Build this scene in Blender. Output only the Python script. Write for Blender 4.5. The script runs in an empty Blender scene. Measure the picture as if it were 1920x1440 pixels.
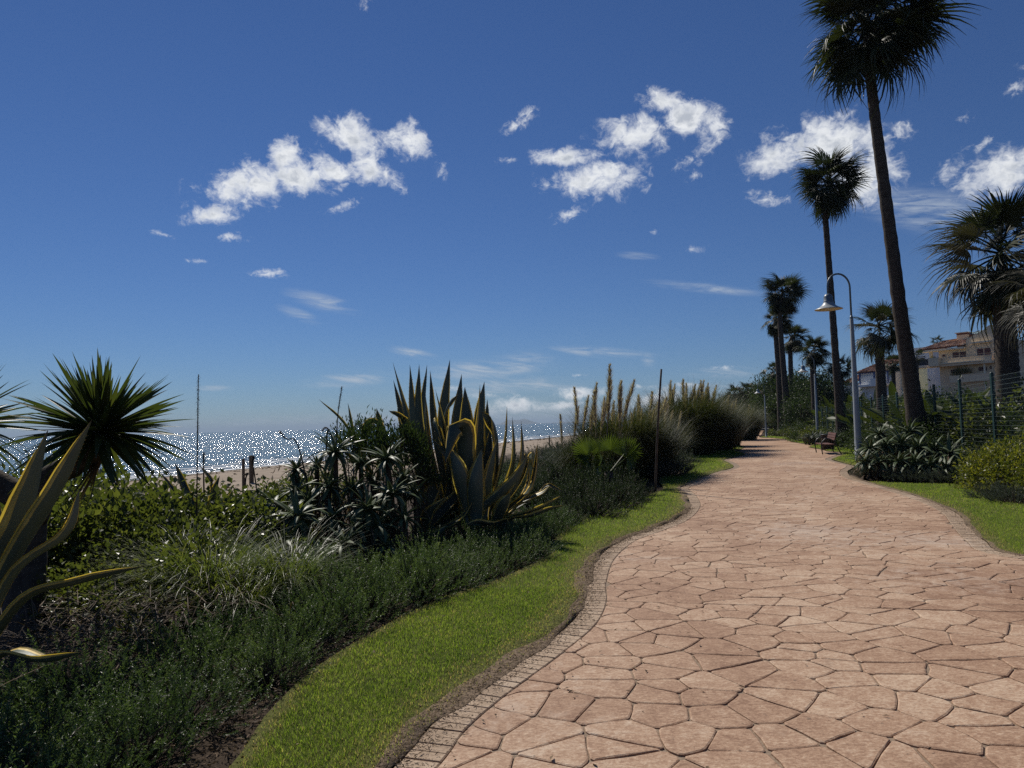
import bpy, bmesh, math, random
import numpy as np
from mathutils import Vector, Matrix, Euler

random.seed(7)
RNG = np.random.default_rng(7)
SC = bpy.context.scene
COL = SC.collection
R = math.radians
PI = math.pi

# ---------------------------------------------------------------- camera
FOC = 1333.0                      # focal length in pixels of the 1920 px wide photograph
CAM = Vector((0.0, 0.0, 1.6))
PITCH, ROLL = R(3.22), R(1.55)
_f = Vector((0, math.cos(PITCH), math.sin(PITCH)))
_r0 = Vector((1, 0, 0))
_u0 = _r0.cross(_f)
CX = (_r0 * math.cos(ROLL) - _u0 * math.sin(ROLL)).normalized()
CY = (_r0 * math.sin(ROLL) + _u0 * math.cos(ROLL)).normalized()
cd = bpy.data.cameras.new('camera')
cam = bpy.data.objects.new('camera', cd)
COL.objects.link(cam)
cam.matrix_world = Matrix(((CX.x, CY.x, -_f.x, CAM.x), (CX.y, CY.y, -_f.y, CAM.y), (CX.z, CY.z, -_f.z, CAM.z), (0, 0, 0, 1)))
cd.sensor_width = 36.0
cd.lens = FOC / 1920.0 * 36.0
cd.clip_start, cd.clip_end = 0.05, 80000.0
SC.camera = cam


def ray(px, py):
    return _f + CX * ((px - 960) / FOC) + CY * ((720 - py) / FOC)


def G(px, py, z=0.0):
    """Point of the horizontal plane at height z seen at photograph pixel (px, py)."""
    d = ray(px, py)
    return CAM + d * ((z - CAM.z) / d.z)


def W(px, py, Y):
    """Point at distance Y in front of the camera seen at photograph pixel (px, py)."""
    d = ray(px, py)
    return CAM + d * (Y / d.y)


# ---------------------------------------------------------------- world, sun, exposure
SUN_AZ, SUN_EL = R(-27), R(47)     # azimuth from straight ahead (+Y), negative to the left
SKY_STRENGTH = 0.062
world = bpy.data.worlds.new('World')
SC.world = world
world.use_nodes = True
wt = world.node_tree
wt.nodes.clear()


class NT:
    """Small helper that makes shader maths readable."""

    def __init__(s, tree):
        s.t = tree

    def node(s, typ, **kw):
        n = s.t.nodes.new(typ)
        for k, v in kw.items():
            setattr(n, k, v)
        return n

    def plug(s, sock, v):
        if isinstance(v, bpy.types.NodeSocket):
            s.t.links.new(v, sock)
        elif v is not None:
            sock.default_value = v

    def m(s, op, a, b=None, c=None, clamp=False):
        n = s.node('ShaderNodeMath', operation=op, use_clamp=clamp)
        for i, v in enumerate((a, b, c)):
            if v is not None:
                s.plug(n.inputs[i], v)
        return n.outputs[0]

    def vm(s, op, a, b=None, scale=None):
        n = s.node('ShaderNodeVectorMath', operation=op)
        s.plug(n.inputs[0], a)
        if b is not None:
            s.plug(n.inputs[1], b)
        if scale is not None:
            s.plug(n.inputs['Scale'], scale)
        return n.outputs[0]

    def smooth(s, v, lo, hi, a=0.0, b=1.0):
        n = s.node('ShaderNodeMapRange', interpolation_type='SMOOTHSTEP')
        for k, x in zip(('Value', 'From Min', 'From Max', 'To Min', 'To Max'), (v, lo, hi, a, b)):
            s.plug(n.inputs[k], x)
        return n.outputs[0]

    def noise(s, vec, scale, detail=3.0, rough=0.5, dist=0.0, out='Fac'):
        n = s.node('ShaderNodeTexNoise')
        s.plug(n.inputs['Vector'], vec)
        n.inputs['Scale'].default_value = scale
        n.inputs['Detail'].default_value = detail
        n.inputs['Roughness'].default_value = rough
        n.inputs['Distortion'].default_value = dist
        return n.outputs[out]

    def mix(s, fac, a, b):
        n = s.node('ShaderNodeMix', data_type='RGBA')
        s.plug(n.inputs[0], fac)
        s.plug(n.inputs[6], a)
        s.plug(n.inputs[7], b)
        return n.outputs[2]

    def xyz(s, x, y, z):
        n = s.node('ShaderNodeCombineXYZ')
        for i, v in enumerate((x, y, z)):
            s.plug(n.inputs[i], v)
        return n.outputs[0]

    def ramp(s, fac, stops, interp='LINEAR'):
        n = s.node('ShaderNodeValToRGB')
        n.color_ramp.interpolation = interp
        e = n.color_ramp.elements
        while len(e) > 1:
            e.remove(e[-1])
        for i, (p, c) in enumerate(stops):
            el = e[0] if i == 0 else e.new(p)
            el.position = p
            el.color = (*c, 1)
        s.plug(n.inputs[0], fac)
        return n.outputs[0]


def build_world():
    w = NT(wt)
    sky = w.node('ShaderNodeTexSky', sky_type='NISHITA')
    sky.sun_disc = False
    sky.sun_elevation = SUN_EL
    sky.sun_rotation = SUN_AZ
    sky.altitude = 0
    sky.air_density = 1.0
    sky.dust_density = 0.0
    sky.ozone_density = 5.0
    d = w.node('ShaderNodeTexCoord').outputs['Generated']
    sep = w.node('ShaderNodeSeparateXYZ')
    w.plug(sep.inputs[0], d)
    az = w.m('ARCTAN2', sep.outputs[0], sep.outputs[1])
    el = w.m('ARCSINE', sep.outputs[2])
    # cloud positions as directions (azimuth, elevation, half sizes in radians)
    k = 1.0 / FOC

    def ae(px, py):
        v = ray(px, py).normalized()
        return math.atan2(v.x, v.y), math.asin(v.z)

    def ellipse(px, py, rx, ry, rot=0.0):
        a0, e0 = ae(px, py)
        dx, dy = w.m('SUBTRACT', az, a0), w.m('SUBTRACT', el, e0)
        c, s_ = math.cos(R(rot)), math.sin(R(rot))
        u = w.m('MULTIPLY_ADD', dx, c / (rx * k), w.m('MULTIPLY', dy, s_ / (rx * k)))
        v = w.m('MULTIPLY_ADD', dx, -s_ / (ry * k), w.m('MULTIPLY', dy, c / (ry * k)))
        r = w.m('SQRT', w.m('ADD', w.m('MULTIPLY', u, u), w.m('MULTIPLY', v, v)))
        return w.m('SUBTRACT', 1.0, r)

    def union(items):
        o = None
        for it in items:
            e = ellipse(*it)
            o = e if o is None else w.m('MAXIMUM', o, e)
        return o

    # big heaps: (px, py, half width, half height, tilt)
    cum = [(470, 347, 150, 62, 12), (560, 330, 120, 62, 8), (400, 402, 75, 34, 10), (535, 292, 62, 52, 30), (625, 325, 85, 42, 0),
           (665, 258, 110, 52, -8), (768, 262, 74, 52, 0), (705, 318, 95, 42, -28),
           (1110, 338, 165, 56, 0), (1185, 257, 120, 58, 0), (1060, 296, 110, 30, 0), (1240, 190, 82, 32, -12), (1290, 222, 84, 52, -10), (1335, 243, 54, 44, 0),
           (1545, 268, 160, 70, 0), (1440, 302, 90, 44, 0), (1620, 335, 110, 80, 0), (1878, 324, 125, 66, 0),
           (965, 760, 85, 30, 0), (1085, 738, 80, 22, 5), (1055, 760, 70, 18, 0), (1240, 754, 92, 38, 0)]
    # small torn scraps
    scraps = [(828, 322, 30, 24, -40), (430, 444, 52, 16, 0), (299, 438, 34, 10, -10), (378, 490, 40, 9, 0), (510, 511, 62, 15, 0), (640, 388, 70, 14, 20),
              (990, 216, 46, 28, 20), (968, 236, 50, 22, 10), (1298, 300, 72, 28, 20), (1064, 403, 54, 22, 15), (955, 300, 45, 12, 0), (1228, 434, 16, 14, 0),
              (1305, 467, 40, 16, 0), (1682, 246, 42, 28, 0), (1440, 372, 66, 24, -15), (1560, 222, 36, 22, -40), (1905, 165, 34, 24, 30), (1808, 221, 26, 16, 0), (683, 8, 26, 22, 30), (1912, 127, 22, 14, 0),
              (1290, 722, 60, 11, 0), (1205, 725, 50, 12, 0), (900, 742, 70, 12, 0), (860, 727, 45, 9, 0), (1085, 704, 30, 7, 0), (1358, 690, 34, 9, 0), (740, 345, 60, 12, -25), (1840, 275, 40, 14, 40), (1300, 330, 30, 14, 0)]
    p = w.xyz(w.m('MULTIPLY', az, 1.0), w.m('MULTIPLY', el, 1.2), 0.0)
    warp = w.vm('SUBTRACT', w.noise(p, 24, 4, 0.55, 0, 'Color'), (0.5, 0.5, 0.5))
    p2 = w.vm('ADD', p, w.vm('SCALE', warp, scale=0.030))
    n1 = w.noise(p2, 26, 12, 0.62, 0.25)
    n2 = w.noise(p2, 90, 9, 0.66, 0.35)
    nn = w.m('ADD', w.m('MULTIPLY', n1, 0.70), w.m('MULTIPLY', n2, 0.30))
    un = union(cum)
    dens = w.m('ADD', w.m('SUBTRACT', w.m('MULTIPLY', un, 2.0), 0.62), w.m('MULTIPLY', w.m('SUBTRACT', nn, 0.5), 4.6))
    dens = w.m('MULTIPLY', dens, w.smooth(un, 0.0, 0.25))
    a_b = w.smooth(dens, 0.0, 1.30)
    us = union(scraps)
    ds = w.m('ADD', w.m('SUBTRACT', w.m('MULTIPLY', us, 1.5), 0.75), w.m('MULTIPLY', w.m('SUBTRACT', w.m('ADD', w.m('MULTIPLY', n1, 0.45), w.m('MULTIPLY', n2, 0.55)), 0.48), 5.5))
    a_w = w.m('MULTIPLY', w.smooth(ds, 0.0, 1.6), w.smooth(us, 0.0, 0.5))
    a_c = w.m('MULTIPLY', w.m('MAXIMUM', a_b, w.m('MULTIPLY', a_w, 0.85)), 0.97)
    # backlit water droplets: thin rims bright, thick centres a little greyer
    n4 = w.noise(p2, 40, 6, 0.6, 0.2)
    thick = w.smooth(w.m('ADD', dens, w.m('MULTIPLY', w.m('SUBTRACT', n4, 0.5), 3.0)), 0.7, 2.1)
    ccol = w.mix(thick, (0.92, 0.94, 0.96, 1), (0.50, 0.54, 0.61, 1))
    # thin high streaks
    cir = [(605, 566, 85, 20, -14), (905, 695, 160, 30, 3), (660, 712, 110, 18, 4), (1120, 660, 130, 13, -6), (1215, 675, 20, 16, -50), (400, 728, 40, 7, 0),
           (775, 662, 60, 12, -12), (1320, 540, 130, 12, -10), (1195, 480, 50, 9, -8), (1740, 395, 150, 45, -20), (1350, 700, 80, 16, 0), (560, 590, 50, 14, -20),
           (950, 690, 110, 34, 12), (890, 730, 150, 26, 4), (700, 786, 520, 16, 0), (1000, 778, 560, 26, 0), (1280, 735, 160, 22, 3), (1010, 720, 110, 20, -4)]
    ps = w.xyz(w.m('MULTIPLY', az, 13.0), w.m('ADD', w.m('MULTIPLY', el, 85.0), w.m('MULTIPLY', az, 11.0)), 3.0)
    n3 = w.noise(ps, 1.0, 10, 0.66, 1.1)
    a_s = w.m('MULTIPLY', w.smooth(union(cir), 0.0, 0.95), w.smooth(n3, 0.34, 0.74))
    a_s = w.m('MULTIPLY', a_s, 0.82)
    bg = w.node('ShaderNodeBackground')
    tint = w.node('ShaderNodeMix', data_type='RGBA', blend_type='MULTIPLY')
    tint.inputs[0].default_value = 1.0
    w.plug(tint.inputs[6], sky.outputs[0])
    tint.inputs[7].default_value = (0.475, 0.635, 0.90, 1)
    w.plug(bg.inputs[0], tint.outputs[2])
    bg.inputs[1].default_value = SKY_STRENGTH
    bs = w.node('ShaderNodeBackground')
    bs.inputs[0].default_value = (0.62, 0.70, 0.80, 1)
    bs.inputs[1].default_value = CLOUD_GAIN * 0.8
    bc = w.node('ShaderNodeBackground')
    w.plug(bc.inputs[0], ccol)
    bc.inputs[1].default_value = CLOUD_GAIN
    up = w.smooth(el, 0.0, 0.01)
    mx = w.node('ShaderNodeMixShader')
    w.plug(mx.inputs[0], w.m('MULTIPLY', a_s, up))
    w.plug(mx.inputs[1], bg.outputs[0])
    w.plug(mx.inputs[2], bs.outputs[0])
    mx2 = w.node('ShaderNodeMixShader')
    w.plug(mx2.inputs[0], w.m('MULTIPLY', a_c, up))
    w.plug(mx2.inputs[1], mx.outputs[0])
    w.plug(mx2.inputs[2], bc.outputs[0])
    out = w.node('ShaderNodeOutputWorld')
    w.plug(out.inputs[0], mx2.outputs[0])


CLOUD_GAIN = 0.95
build_world()
world.cycles.sampling_method = 'MANUAL'
world.cycles.sample_map_resolution = 1024

sd = bpy.data.lights.new('sun', 'SUN')
sd.energy = 4.4
sd.angle = R(0.53)
sd.color = (1.0, 0.94, 0.85)
sun = bpy.data.objects.new('sun', sd)
COL.objects.link(sun)
SUN_DIR = Vector((math.sin(SUN_AZ) * math.cos(SUN_EL), math.cos(SUN_AZ) * math.cos(SUN_EL), math.sin(SUN_EL)))
sun.rotation_euler = (-SUN_DIR).to_track_quat('-Z', 'Y').to_euler()
sun.location = SUN_DIR * 40

SC.render.engine = 'CYCLES'
SC.view_settings.view_transform = 'Standard'
SC.view_settings.look = 'None'
SC.view_settings.exposure = 0.0
SC.view_settings.gamma = 1.0
SC.view_settings.use_curve_mapping = False
SC.cycles.use_denoising = False
SC.cycles.use_adaptive_sampling = False
SC.cycles.max_bounces = 8
SC.cycles.transparent_max_bounces = 8
SC.cycles.sample_clamp_indirect = 4.0
SC.cycles.caustics_reflective = False
SC.cycles.caustics_refractive = False

# ================================================================ helpers
def prop(o, label=None, cat=None, group=None, kind=None):
    if label:
        o['label'] = label
    if cat:
        o['category'] = cat
    if group:
        o['group'] = group
    if kind:
        o['kind'] = kind
    return o


def empty(name, loc, label, cat, group=None, rz=0.0):
    o = bpy.data.objects.new(name, None)
    COL.objects.link(o)
    o.location = loc
    o.rotation_euler = (0, 0, rz)
    o.empty_display_size = 0.2
    return prop(o, label, cat, group)


def put(name, me, parent=None, loc=(0, 0, 0), rot=(0, 0, 0), sc=(1, 1, 1), kind=None):
    o = bpy.data.objects.new(name, me)
    COL.objects.link(o)
    if parent is not None:
        o.parent = parent
    o.location = loc
    if isinstance(rot, Matrix):
        o.rotation_euler = rot.to_euler()
    else:
        o.rotation_euler = rot
    o.scale = (sc, sc, sc) if isinstance(sc, (int, float)) else sc
    if kind:
        o['kind'] = kind
    return o


def copy_tree(o, parent=None):
    c = o.copy()
    COL.objects.link(c)
    c.parent = parent
    for ch in list(o.children):
        copy_tree(ch, c)
    return c


class MB:
    """Collects vertices, faces and a per-point triple (variation, across, along)."""

    def __init__(s):
        s.V, s.F, s.A, s.n = [], [], [], 0
        s.mi = []

    def add(s, V, F, A=None, mi=0):
        V = np.asarray(V, dtype=np.float64).reshape(-1, 3)
        if A is None:
            A = np.full((len(V), 3), 0.5)
        else:
            A = np.asarray(A, dtype=np.float64)
            if A.ndim == 1:
                A = np.tile(A, (len(V), 1))
        F = np.asarray(F, dtype=np.int64)
        s.V.append(V)
        s.A.append(A)
        s.F.append(F + s.n)
        s.mi.append(mi)
        s.n += len(V)

    def poly(s, pts, A=None, mi=0):
        s.add(pts, [list(range(len(pts)))], A, mi)

    def box(s, c, d, rz=0.0, A=None, mi=0):
        c, d = np.array(c, float), np.array(d, float) / 2
        v = np.array([[x, y, z] for z in (-1, 1) for y in (-1, 1) for x in (-1, 1)], float) * d
        if rz:
            k, q = math.cos(rz), math.sin(rz)
            v[:, :2] = np.stack([v[:, 0] * k - v[:, 1] * q, v[:, 0] * q + v[:, 1] * k], 1)
        s.add(v + c, [[0, 2, 3, 1], [4, 5, 7, 6], [0, 1, 5, 4], [2, 6, 7, 3], [0, 4, 6, 2], [1, 3, 7, 5]], A, mi)

    def tube(s, pts, rad, n=8, A=None, cap=True, mi=0, ecc=None):
        P = np.array([tuple(p) for p in pts], float)
        rad = np.broadcast_to(np.asarray(rad, float), (len(P),))
        T = np.gradient(P, axis=0)
        T /= np.linalg.norm(T, axis=1)[:, None] + 1e-12
        ref = np.array([0.0, 0, 1]) if abs(T[0][2]) < 0.9 else np.array([1.0, 0, 0])
        a = np.cross(T[0], ref)
        a /= np.linalg.norm(a)
        th = np.linspace(0, 2 * PI, n, endpoint=False)
        out = []
        for i in range(len(P)):
            a = a - T[i] * a.dot(T[i])
            a /= np.linalg.norm(a)
            b = np.cross(T[i], a)
            out.append(P[i] + rad[i] * (np.cos(th)[:, None] * a + np.sin(th)[:, None] * b))
        V = np.concatenate(out)
        if A is None:
            t = np.repeat(np.linspace(0, 1, len(P)), n)
            AA = np.stack([np.full(len(V), 0.5), np.tile(np.linspace(0, 1, n), len(P)), t], 1)
        else:
            AA = A
        s.add(V, gridf(len(P), n, True), AA, mi)
        if cap:
            m = s.n - len(V)
            s.F.append(np.array([list(range(m + n - 1, m - 1, -1))]))
            s.mi.append(mi)
            s.F.append(np.array([list(range(m + len(V) - n, m + len(V)))]))
            s.mi.append(mi)

    def lathe(s, prof, n=20, c=(0, 0, 0), A=None, mi=0):
        th = np.linspace(0, 2 * PI, n, endpoint=False)
        V = np.concatenate([np.stack([r * np.cos(th) + c[0], r * np.sin(th) + c[1], np.full(n, z + c[2])], 1) for r, z in prof])
        s.add(V, gridf(len(prof), n, True), A, mi)

    def mesh(s, name, mats, smooth=True):
        me = bpy.data.meshes.new(name)
        V = np.concatenate(s.V)
        A = np.concatenate(s.A)
        me.vertices.add(len(V))
        me.vertices.foreach_set('co', V.astype(np.float32).ravel())
        loops = np.concatenate([f.ravel() for f in s.F]).astype(np.int32)
        tot = np.concatenate([np.full(len(f), f.shape[1]) for f in s.F]).astype(np.int32)
        mi = np.concatenate([np.full(len(f), m) for f, m in zip(s.F, s.mi)]).astype(np.int32)
        st = np.concatenate([[0], np.cumsum(tot)[:-1]]).astype(np.int32)
        me.loops.add(len(loops))
        me.loops.foreach_set('vertex_index', loops)
        me.polygons.add(len(tot))
        me.polygons.foreach_set('loop_start', st)
        me.polygons.foreach_set('material_index', mi)
        me.polygons.foreach_set('use_smooth', np.full(len(tot), bool(smooth)))
        me.update(calc_edges=True)
        at = me.attributes.new('leaf', 'FLOAT_COLOR', 'POINT')
        at.data.foreach_set('color', np.concatenate([A, np.ones((len(A), 1))], 1).astype(np.float32).ravel())
        for m in (mats if isinstance(mats, (list, tuple)) else [mats]):
            me.materials.append(m)
        return me

    def build(s, name, mats, parent=None, loc=(0, 0, 0), smooth=True, kind=None, rot=(0, 0, 0), sc=1):
        return put(name, s.mesh(name, mats, smooth), parent, loc, rot, sc, kind)


def gridf(nr, nc, closed=False):
    i = np.arange(nr - 1)[:, None] * nc
    j = np.arange(nc if closed else nc - 1)[None, :]
    k = (j + 1) % nc
    return np.stack([i + j, i + k, i + nc + k, i + nc + j], -1).reshape(-1, 4)


def unit(v):
    v = np.asarray(v, float)
    return v / (np.linalg.norm(v, axis=-1, keepdims=True) + 1e-12)


def bez(ctrl, n):
    """Smooth curve through control points (Catmull-Rom), n samples."""
    P = np.array([tuple(c) for c in ctrl], float)
    if len(P) == 2:
        return P[0] + (P[1] - P[0]) * np.linspace(0, 1, n)[:, None]
    Q = np.concatenate([[2 * P[0] - P[1]], P, [2 * P[-1] - P[-2]]])
    m = len(P) - 1
    out = []
    for t in np.linspace(0, m, n):
        i = min(int(t), m - 1)
        u = t - i
        p0, p1, p2, p3 = Q[i:i + 4]
        out.append(0.5 * (2 * p1 + (p2 - p0) * u + (2 * p0 - 5 * p1 + 4 * p2 - p3) * u * u + (3 * p1 - p0 - 3 * p2 + p3) * u ** 3))
    return np.array(out)


def ribbon(M, P, face, w, cs, var=0.5, closed=False, mi=0):
    """Leaf swept along P. face: direction of the upper side. cs: list of (across -1..1, height)."""
    P = np.asarray(P, float)
    T = unit(np.gradient(P, axis=0))
    N = np.asarray(face, float)
    if N.ndim == 1:
        N = np.tile(N, (len(P), 1))
    S = unit(np.cross(T, N))
    N = unit(np.cross(S, T))
    w = np.asarray(w, float)
    c = np.array(cs, float)
    V = P[:, None, :] + S[:, None, :] * (w[:, None, None] * c[None, :, 0:1]) + N[:, None, :] * (w[:, None, None] * c[None, :, 1:2])
    nc = len(c)
    A = np.zeros((len(P), nc, 3))
    A[..., 0] = var
    A[..., 1] = (c[:, 0] + 1) / 2
    A[..., 2] = np.linspace(0, 1, len(P))[:, None]
    M.add(V.reshape(-1, 3), gridf(len(P), nc, closed), A.reshape(-1, 3), mi)
    return S, N


def blades(M, base, az, length, width, e0, e1, nseg=4, var=None, fold=0.0, mi=0, power=1.0):
    """Many arching blades at once: elevation goes from e0 at the root to e1 at the tip."""
    base = np.asarray(base, float)
    n = len(base)
    az, length, width, e0, e1 = [np.broadcast_to(np.asarray(a, float), (n,)) for a in (az, length, width, e0, e1)]
    var = RNG.random(n) if var is None else np.broadcast_to(np.asarray(var, float), (n,))
    S = np.stack([-np.sin(az), np.cos(az), np.zeros(n)], 1)
    p = base.copy()
    rows = []
    for i in range(nseg + 1):
        t = i / nseg
        w = width * (1 - t ** 1.6) * (0.65 + 0.35 * min(1, t * 4)) * 0.5
        if i == nseg:
            w = width * 0.02
        rows.append(np.stack([p - S * w[:, None], p + S * w[:, None]], 1))
        e = e0 + (e1 - e0) * ((i + 0.5) / nseg) ** power
        d = np.stack([np.cos(az) * np.cos(e), np.sin(az) * np.cos(e), np.sin(e)], 1)
        p = p + d * (length / nseg)[:, None]
    V = np.stack(rows, 1).reshape(n, -1, 3)
    f = gridf(nseg + 1, 2)
    m = (nseg + 1) * 2
    F = (f[None] + (np.arange(n) * m)[:, None, None]).reshape(-1, 4)
    A = np.zeros((n, m, 3))
    A[..., 0] = var[:, None]
    A[..., 1] = np.tile([0, 1], nseg + 1)[None]
    A[..., 2] = np.repeat(np.linspace(0, 1, nseg + 1), 2)[None]
    M.add(V.reshape(-1, 3), F, A.reshape(-1, 3), mi)


def leaves(M, pos, d, nrm, length, width, fold=0.25, var=None, mi=0, curl=0.15):
    """Many small ovate leaves: six points, folded along the midrib."""
    pos = np.asarray(pos, float)
    n = len(pos)
    d = unit(d)
    s = unit(np.cross(d, nrm))
    u = np.cross(s, d)
    L = np.broadcast_to(np.asarray(length, float), (n,))[:, None]
    Wd = np.broadcast_to(np.asarray(width, float), (n,))[:, None] * 0.5
    var = RNG.random(n) if var is None else np.broadcast_to(np.asarray(var, float), (n,))
    b = pos
    tip = pos + d * L - u * L * curl
    l1 = pos + d * L * 0.42 - s * Wd + u * Wd * fold
    r1 = pos + d * L * 0.42 + s * Wd + u * Wd * fold
    V = np.stack([b, r1, tip, l1], 1)
    F = (np.array([[0, 1, 2], [0, 2, 3]])[None] + (np.arange(n) * 4)[:, None, None]).reshape(-1, 3)
    A = np.zeros((n, 4, 3))
    A[..., 0] = var[:, None]
    A[..., 1] = np.array([0.5, 1, 0.5, 0])
    A[..., 2] = np.array([0, 0.5, 1, 0.5])
    M.add(V.reshape(-1, 3), F, A.reshape(-1, 3), mi)


def rnd_dirs(n):
    v = RNG.normal(size=(n, 3))
    return unit(v)


def in_poly(P, poly):
    x, y = P[:, 0], P[:, 1]
    c = np.zeros(len(P), bool)
    q = np.asarray(poly)[:, :2]
    j = len(q) - 1
    for i in range(len(q)):
        yi, yj = q[i, 1], q[j, 1]
        if yi != yj:
            c ^= ((yi > y) != (yj > y)) & (x < (q[j, 0] - q[i, 0]) * (y - yi) / (yj - yi) + q[i, 0])
        j = i
    return c


def dist_poly(P, line, closed=False):
    q = np.asarray(line, float)[:, :2]
    if closed:
        q = np.concatenate([q, q[:1]])
    best = np.full(len(P), 1e9)
    near = np.zeros((len(P), 2))
    for i in range(len(q) - 1):
        a, b = q[i], q[i + 1]
        ab = b - a
        t = np.clip(((P[:, :2] - a) @ ab) / (ab @ ab + 1e-12), 0, 1)
        c = a + t[:, None] * ab
        dd = np.hypot(*(P[:, :2] - c).T)
        k = dd < best
        best[k] = dd[k]
        near[k] = c[k]
    return best, near


def resample(line, step):
    P = np.array([tuple(p) for p in line], float)
    d = np.concatenate([[0], np.cumsum(np.linalg.norm(np.diff(P, axis=0), axis=1))])
    t = np.arange(0, d[-1], step)
    return np.stack([np.interp(t, d, P[:, k]) for k in range(P.shape[1])], 1)


def smooth_line(line, step=0.12):
    P = np.array([tuple(p) for p in line], float)
    return resample(bez(P, len(P) * 14), step)


def sheet(name, poly, z, mat, kind='structure', parent=None):
    from mathutils.geometry import tessellate_polygon
    pts = [Vector((p[0], p[1], z)) for p in poly]
    tris = tessellate_polygon([pts])
    b = MB()
    b.add([tuple(p) for p in pts], np.array([list(t) for t in tris]))
    o = b.build(name, mat, parent, smooth=False)
    me = o.data
    bm = bmesh.new()
    bm.from_mesh(me)
    bmesh.ops.recalc_face_normals(bm, faces=bm.faces)
    if bm.faces and sum(f.normal.z for f in bm.faces) < 0:
        bmesh.ops.reverse_faces(bm, faces=bm.faces)
    bm.to_mesh(me)
    bm.free()
    if kind:
        o['kind'] = kind
    return o


# ================================================================ materials
MATS = {}


def new_mat(name):
    m = bpy.data.materials.new(name)
    m.use_nodes = True
    m.node_tree.nodes.clear()
    MATS[name] = m
    return m, NT(m.node_tree)


def principled(w, color, rough=0.6, spec=0.4, normal=None, metal=0.0):
    p = w.node('ShaderNodeBsdfPrincipled')
    w.plug(p.inputs['Base Color'], color if isinstance(color, bpy.types.NodeSocket) or len(color) == 4 else (*color, 1))
    w.plug(p.inputs['Roughness'], rough)
    w.plug(p.inputs['Specular IOR Level'], spec)
    w.plug(p.inputs['Metallic'], metal)
    if normal is not None:
        w.plug(p.inputs['Normal'], normal)
    return p


def bump(w, h, strength, dist):
    b = w.node('ShaderNodeBump')
    b.inputs['Strength'].default_value = strength
    b.inputs['Distance'].default_value = dist
    w.plug(b.inputs['Height'], h)
    return b.outputs[0]


def finish(w, sh):
    o = w.node('ShaderNodeOutputMaterial')
    w.plug(o.inputs[0], sh)


def leaf_attr(w):
    a = w.node('ShaderNodeAttribute', attribute_name='leaf')
    sp = w.node('ShaderNodeSeparateColor')
    w.plug(sp.inputs[0], a.outputs['Color'])
    return sp.outputs


def leaf_mat(name, stops, trans=0.35, rough=0.45, spec=0.4, tcol=1.5, per_object=0.25):
    """Leaf blade: colour from the per-leaf variation, some light passes through."""
    m, w = new_mat(name)
    r, g, b = leaf_attr(w)[:3]
    oi = w.node('ShaderNodeObjectInfo')
    v = w.m('ADD', w.m('MULTIPLY', r, 1 - per_object), w.m('MULTIPLY', oi.outputs['Random'], per_object))
    tc = w.node('ShaderNodeTexCoord')
    n = w.noise(tc.outputs['Object'], 9.0, 2, 0.5)
    v = w.m('ADD', v, w.m('MULTIPLY', w.m('SUBTRACT', n, 0.5), 0.35), clamp=True)
    c = w.ramp(v, stops)
    p = principled(w, c, rough, spec)
    if trans > 0:
        t = w.node('ShaderNodeBsdfTranslucent')
        k = w.node('ShaderNodeMix', data_type='RGBA', blend_type='MULTIPLY')
        k.inputs[0].default_value = 1.0
        w.plug(k.inputs[6], c)
        k.inputs[7].default_value = (tcol * 1.05, tcol * 1.1, tcol * 0.55, 1)
        w.plug(t.inputs[0], k.outputs[2])
        mx = w.node('ShaderNodeMixShader')
        mx.inputs[0].default_value = trans
        w.plug(mx.inputs[1], p.outputs[0])
        w.plug(mx.inputs[2], t.outputs[0])
        finish(w, mx.outputs[0])
    else:
        finish(w, p.outputs[0])
    return m


def plain_mat(name, color, rough=0.6, spec=0.4, metal=0.0, nscale=0, namt=0.2, bscale=0, bdist=0.01):
    m, w = new_mat(name)
    tc = w.node('ShaderNodeTexCoord').outputs['Object']
    col = (*color, 1)
    if nscale:
        n = w.noise(tc, nscale, 5, 0.6)
        lo = tuple(c * (1 - namt) for c in color)
        hi = tuple(min(1, c * (1 + namt)) for c in color)
        col = w.ramp(n, [(0.3, lo), (0.7, hi)])
    nm = bump(w, w.noise(tc, bscale, 5, 0.6), 0.6, bdist) if bscale else None
    p = principled(w, col, rough, spec, nm, metal)
    finish(w, p.outputs[0])
    return m


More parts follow.
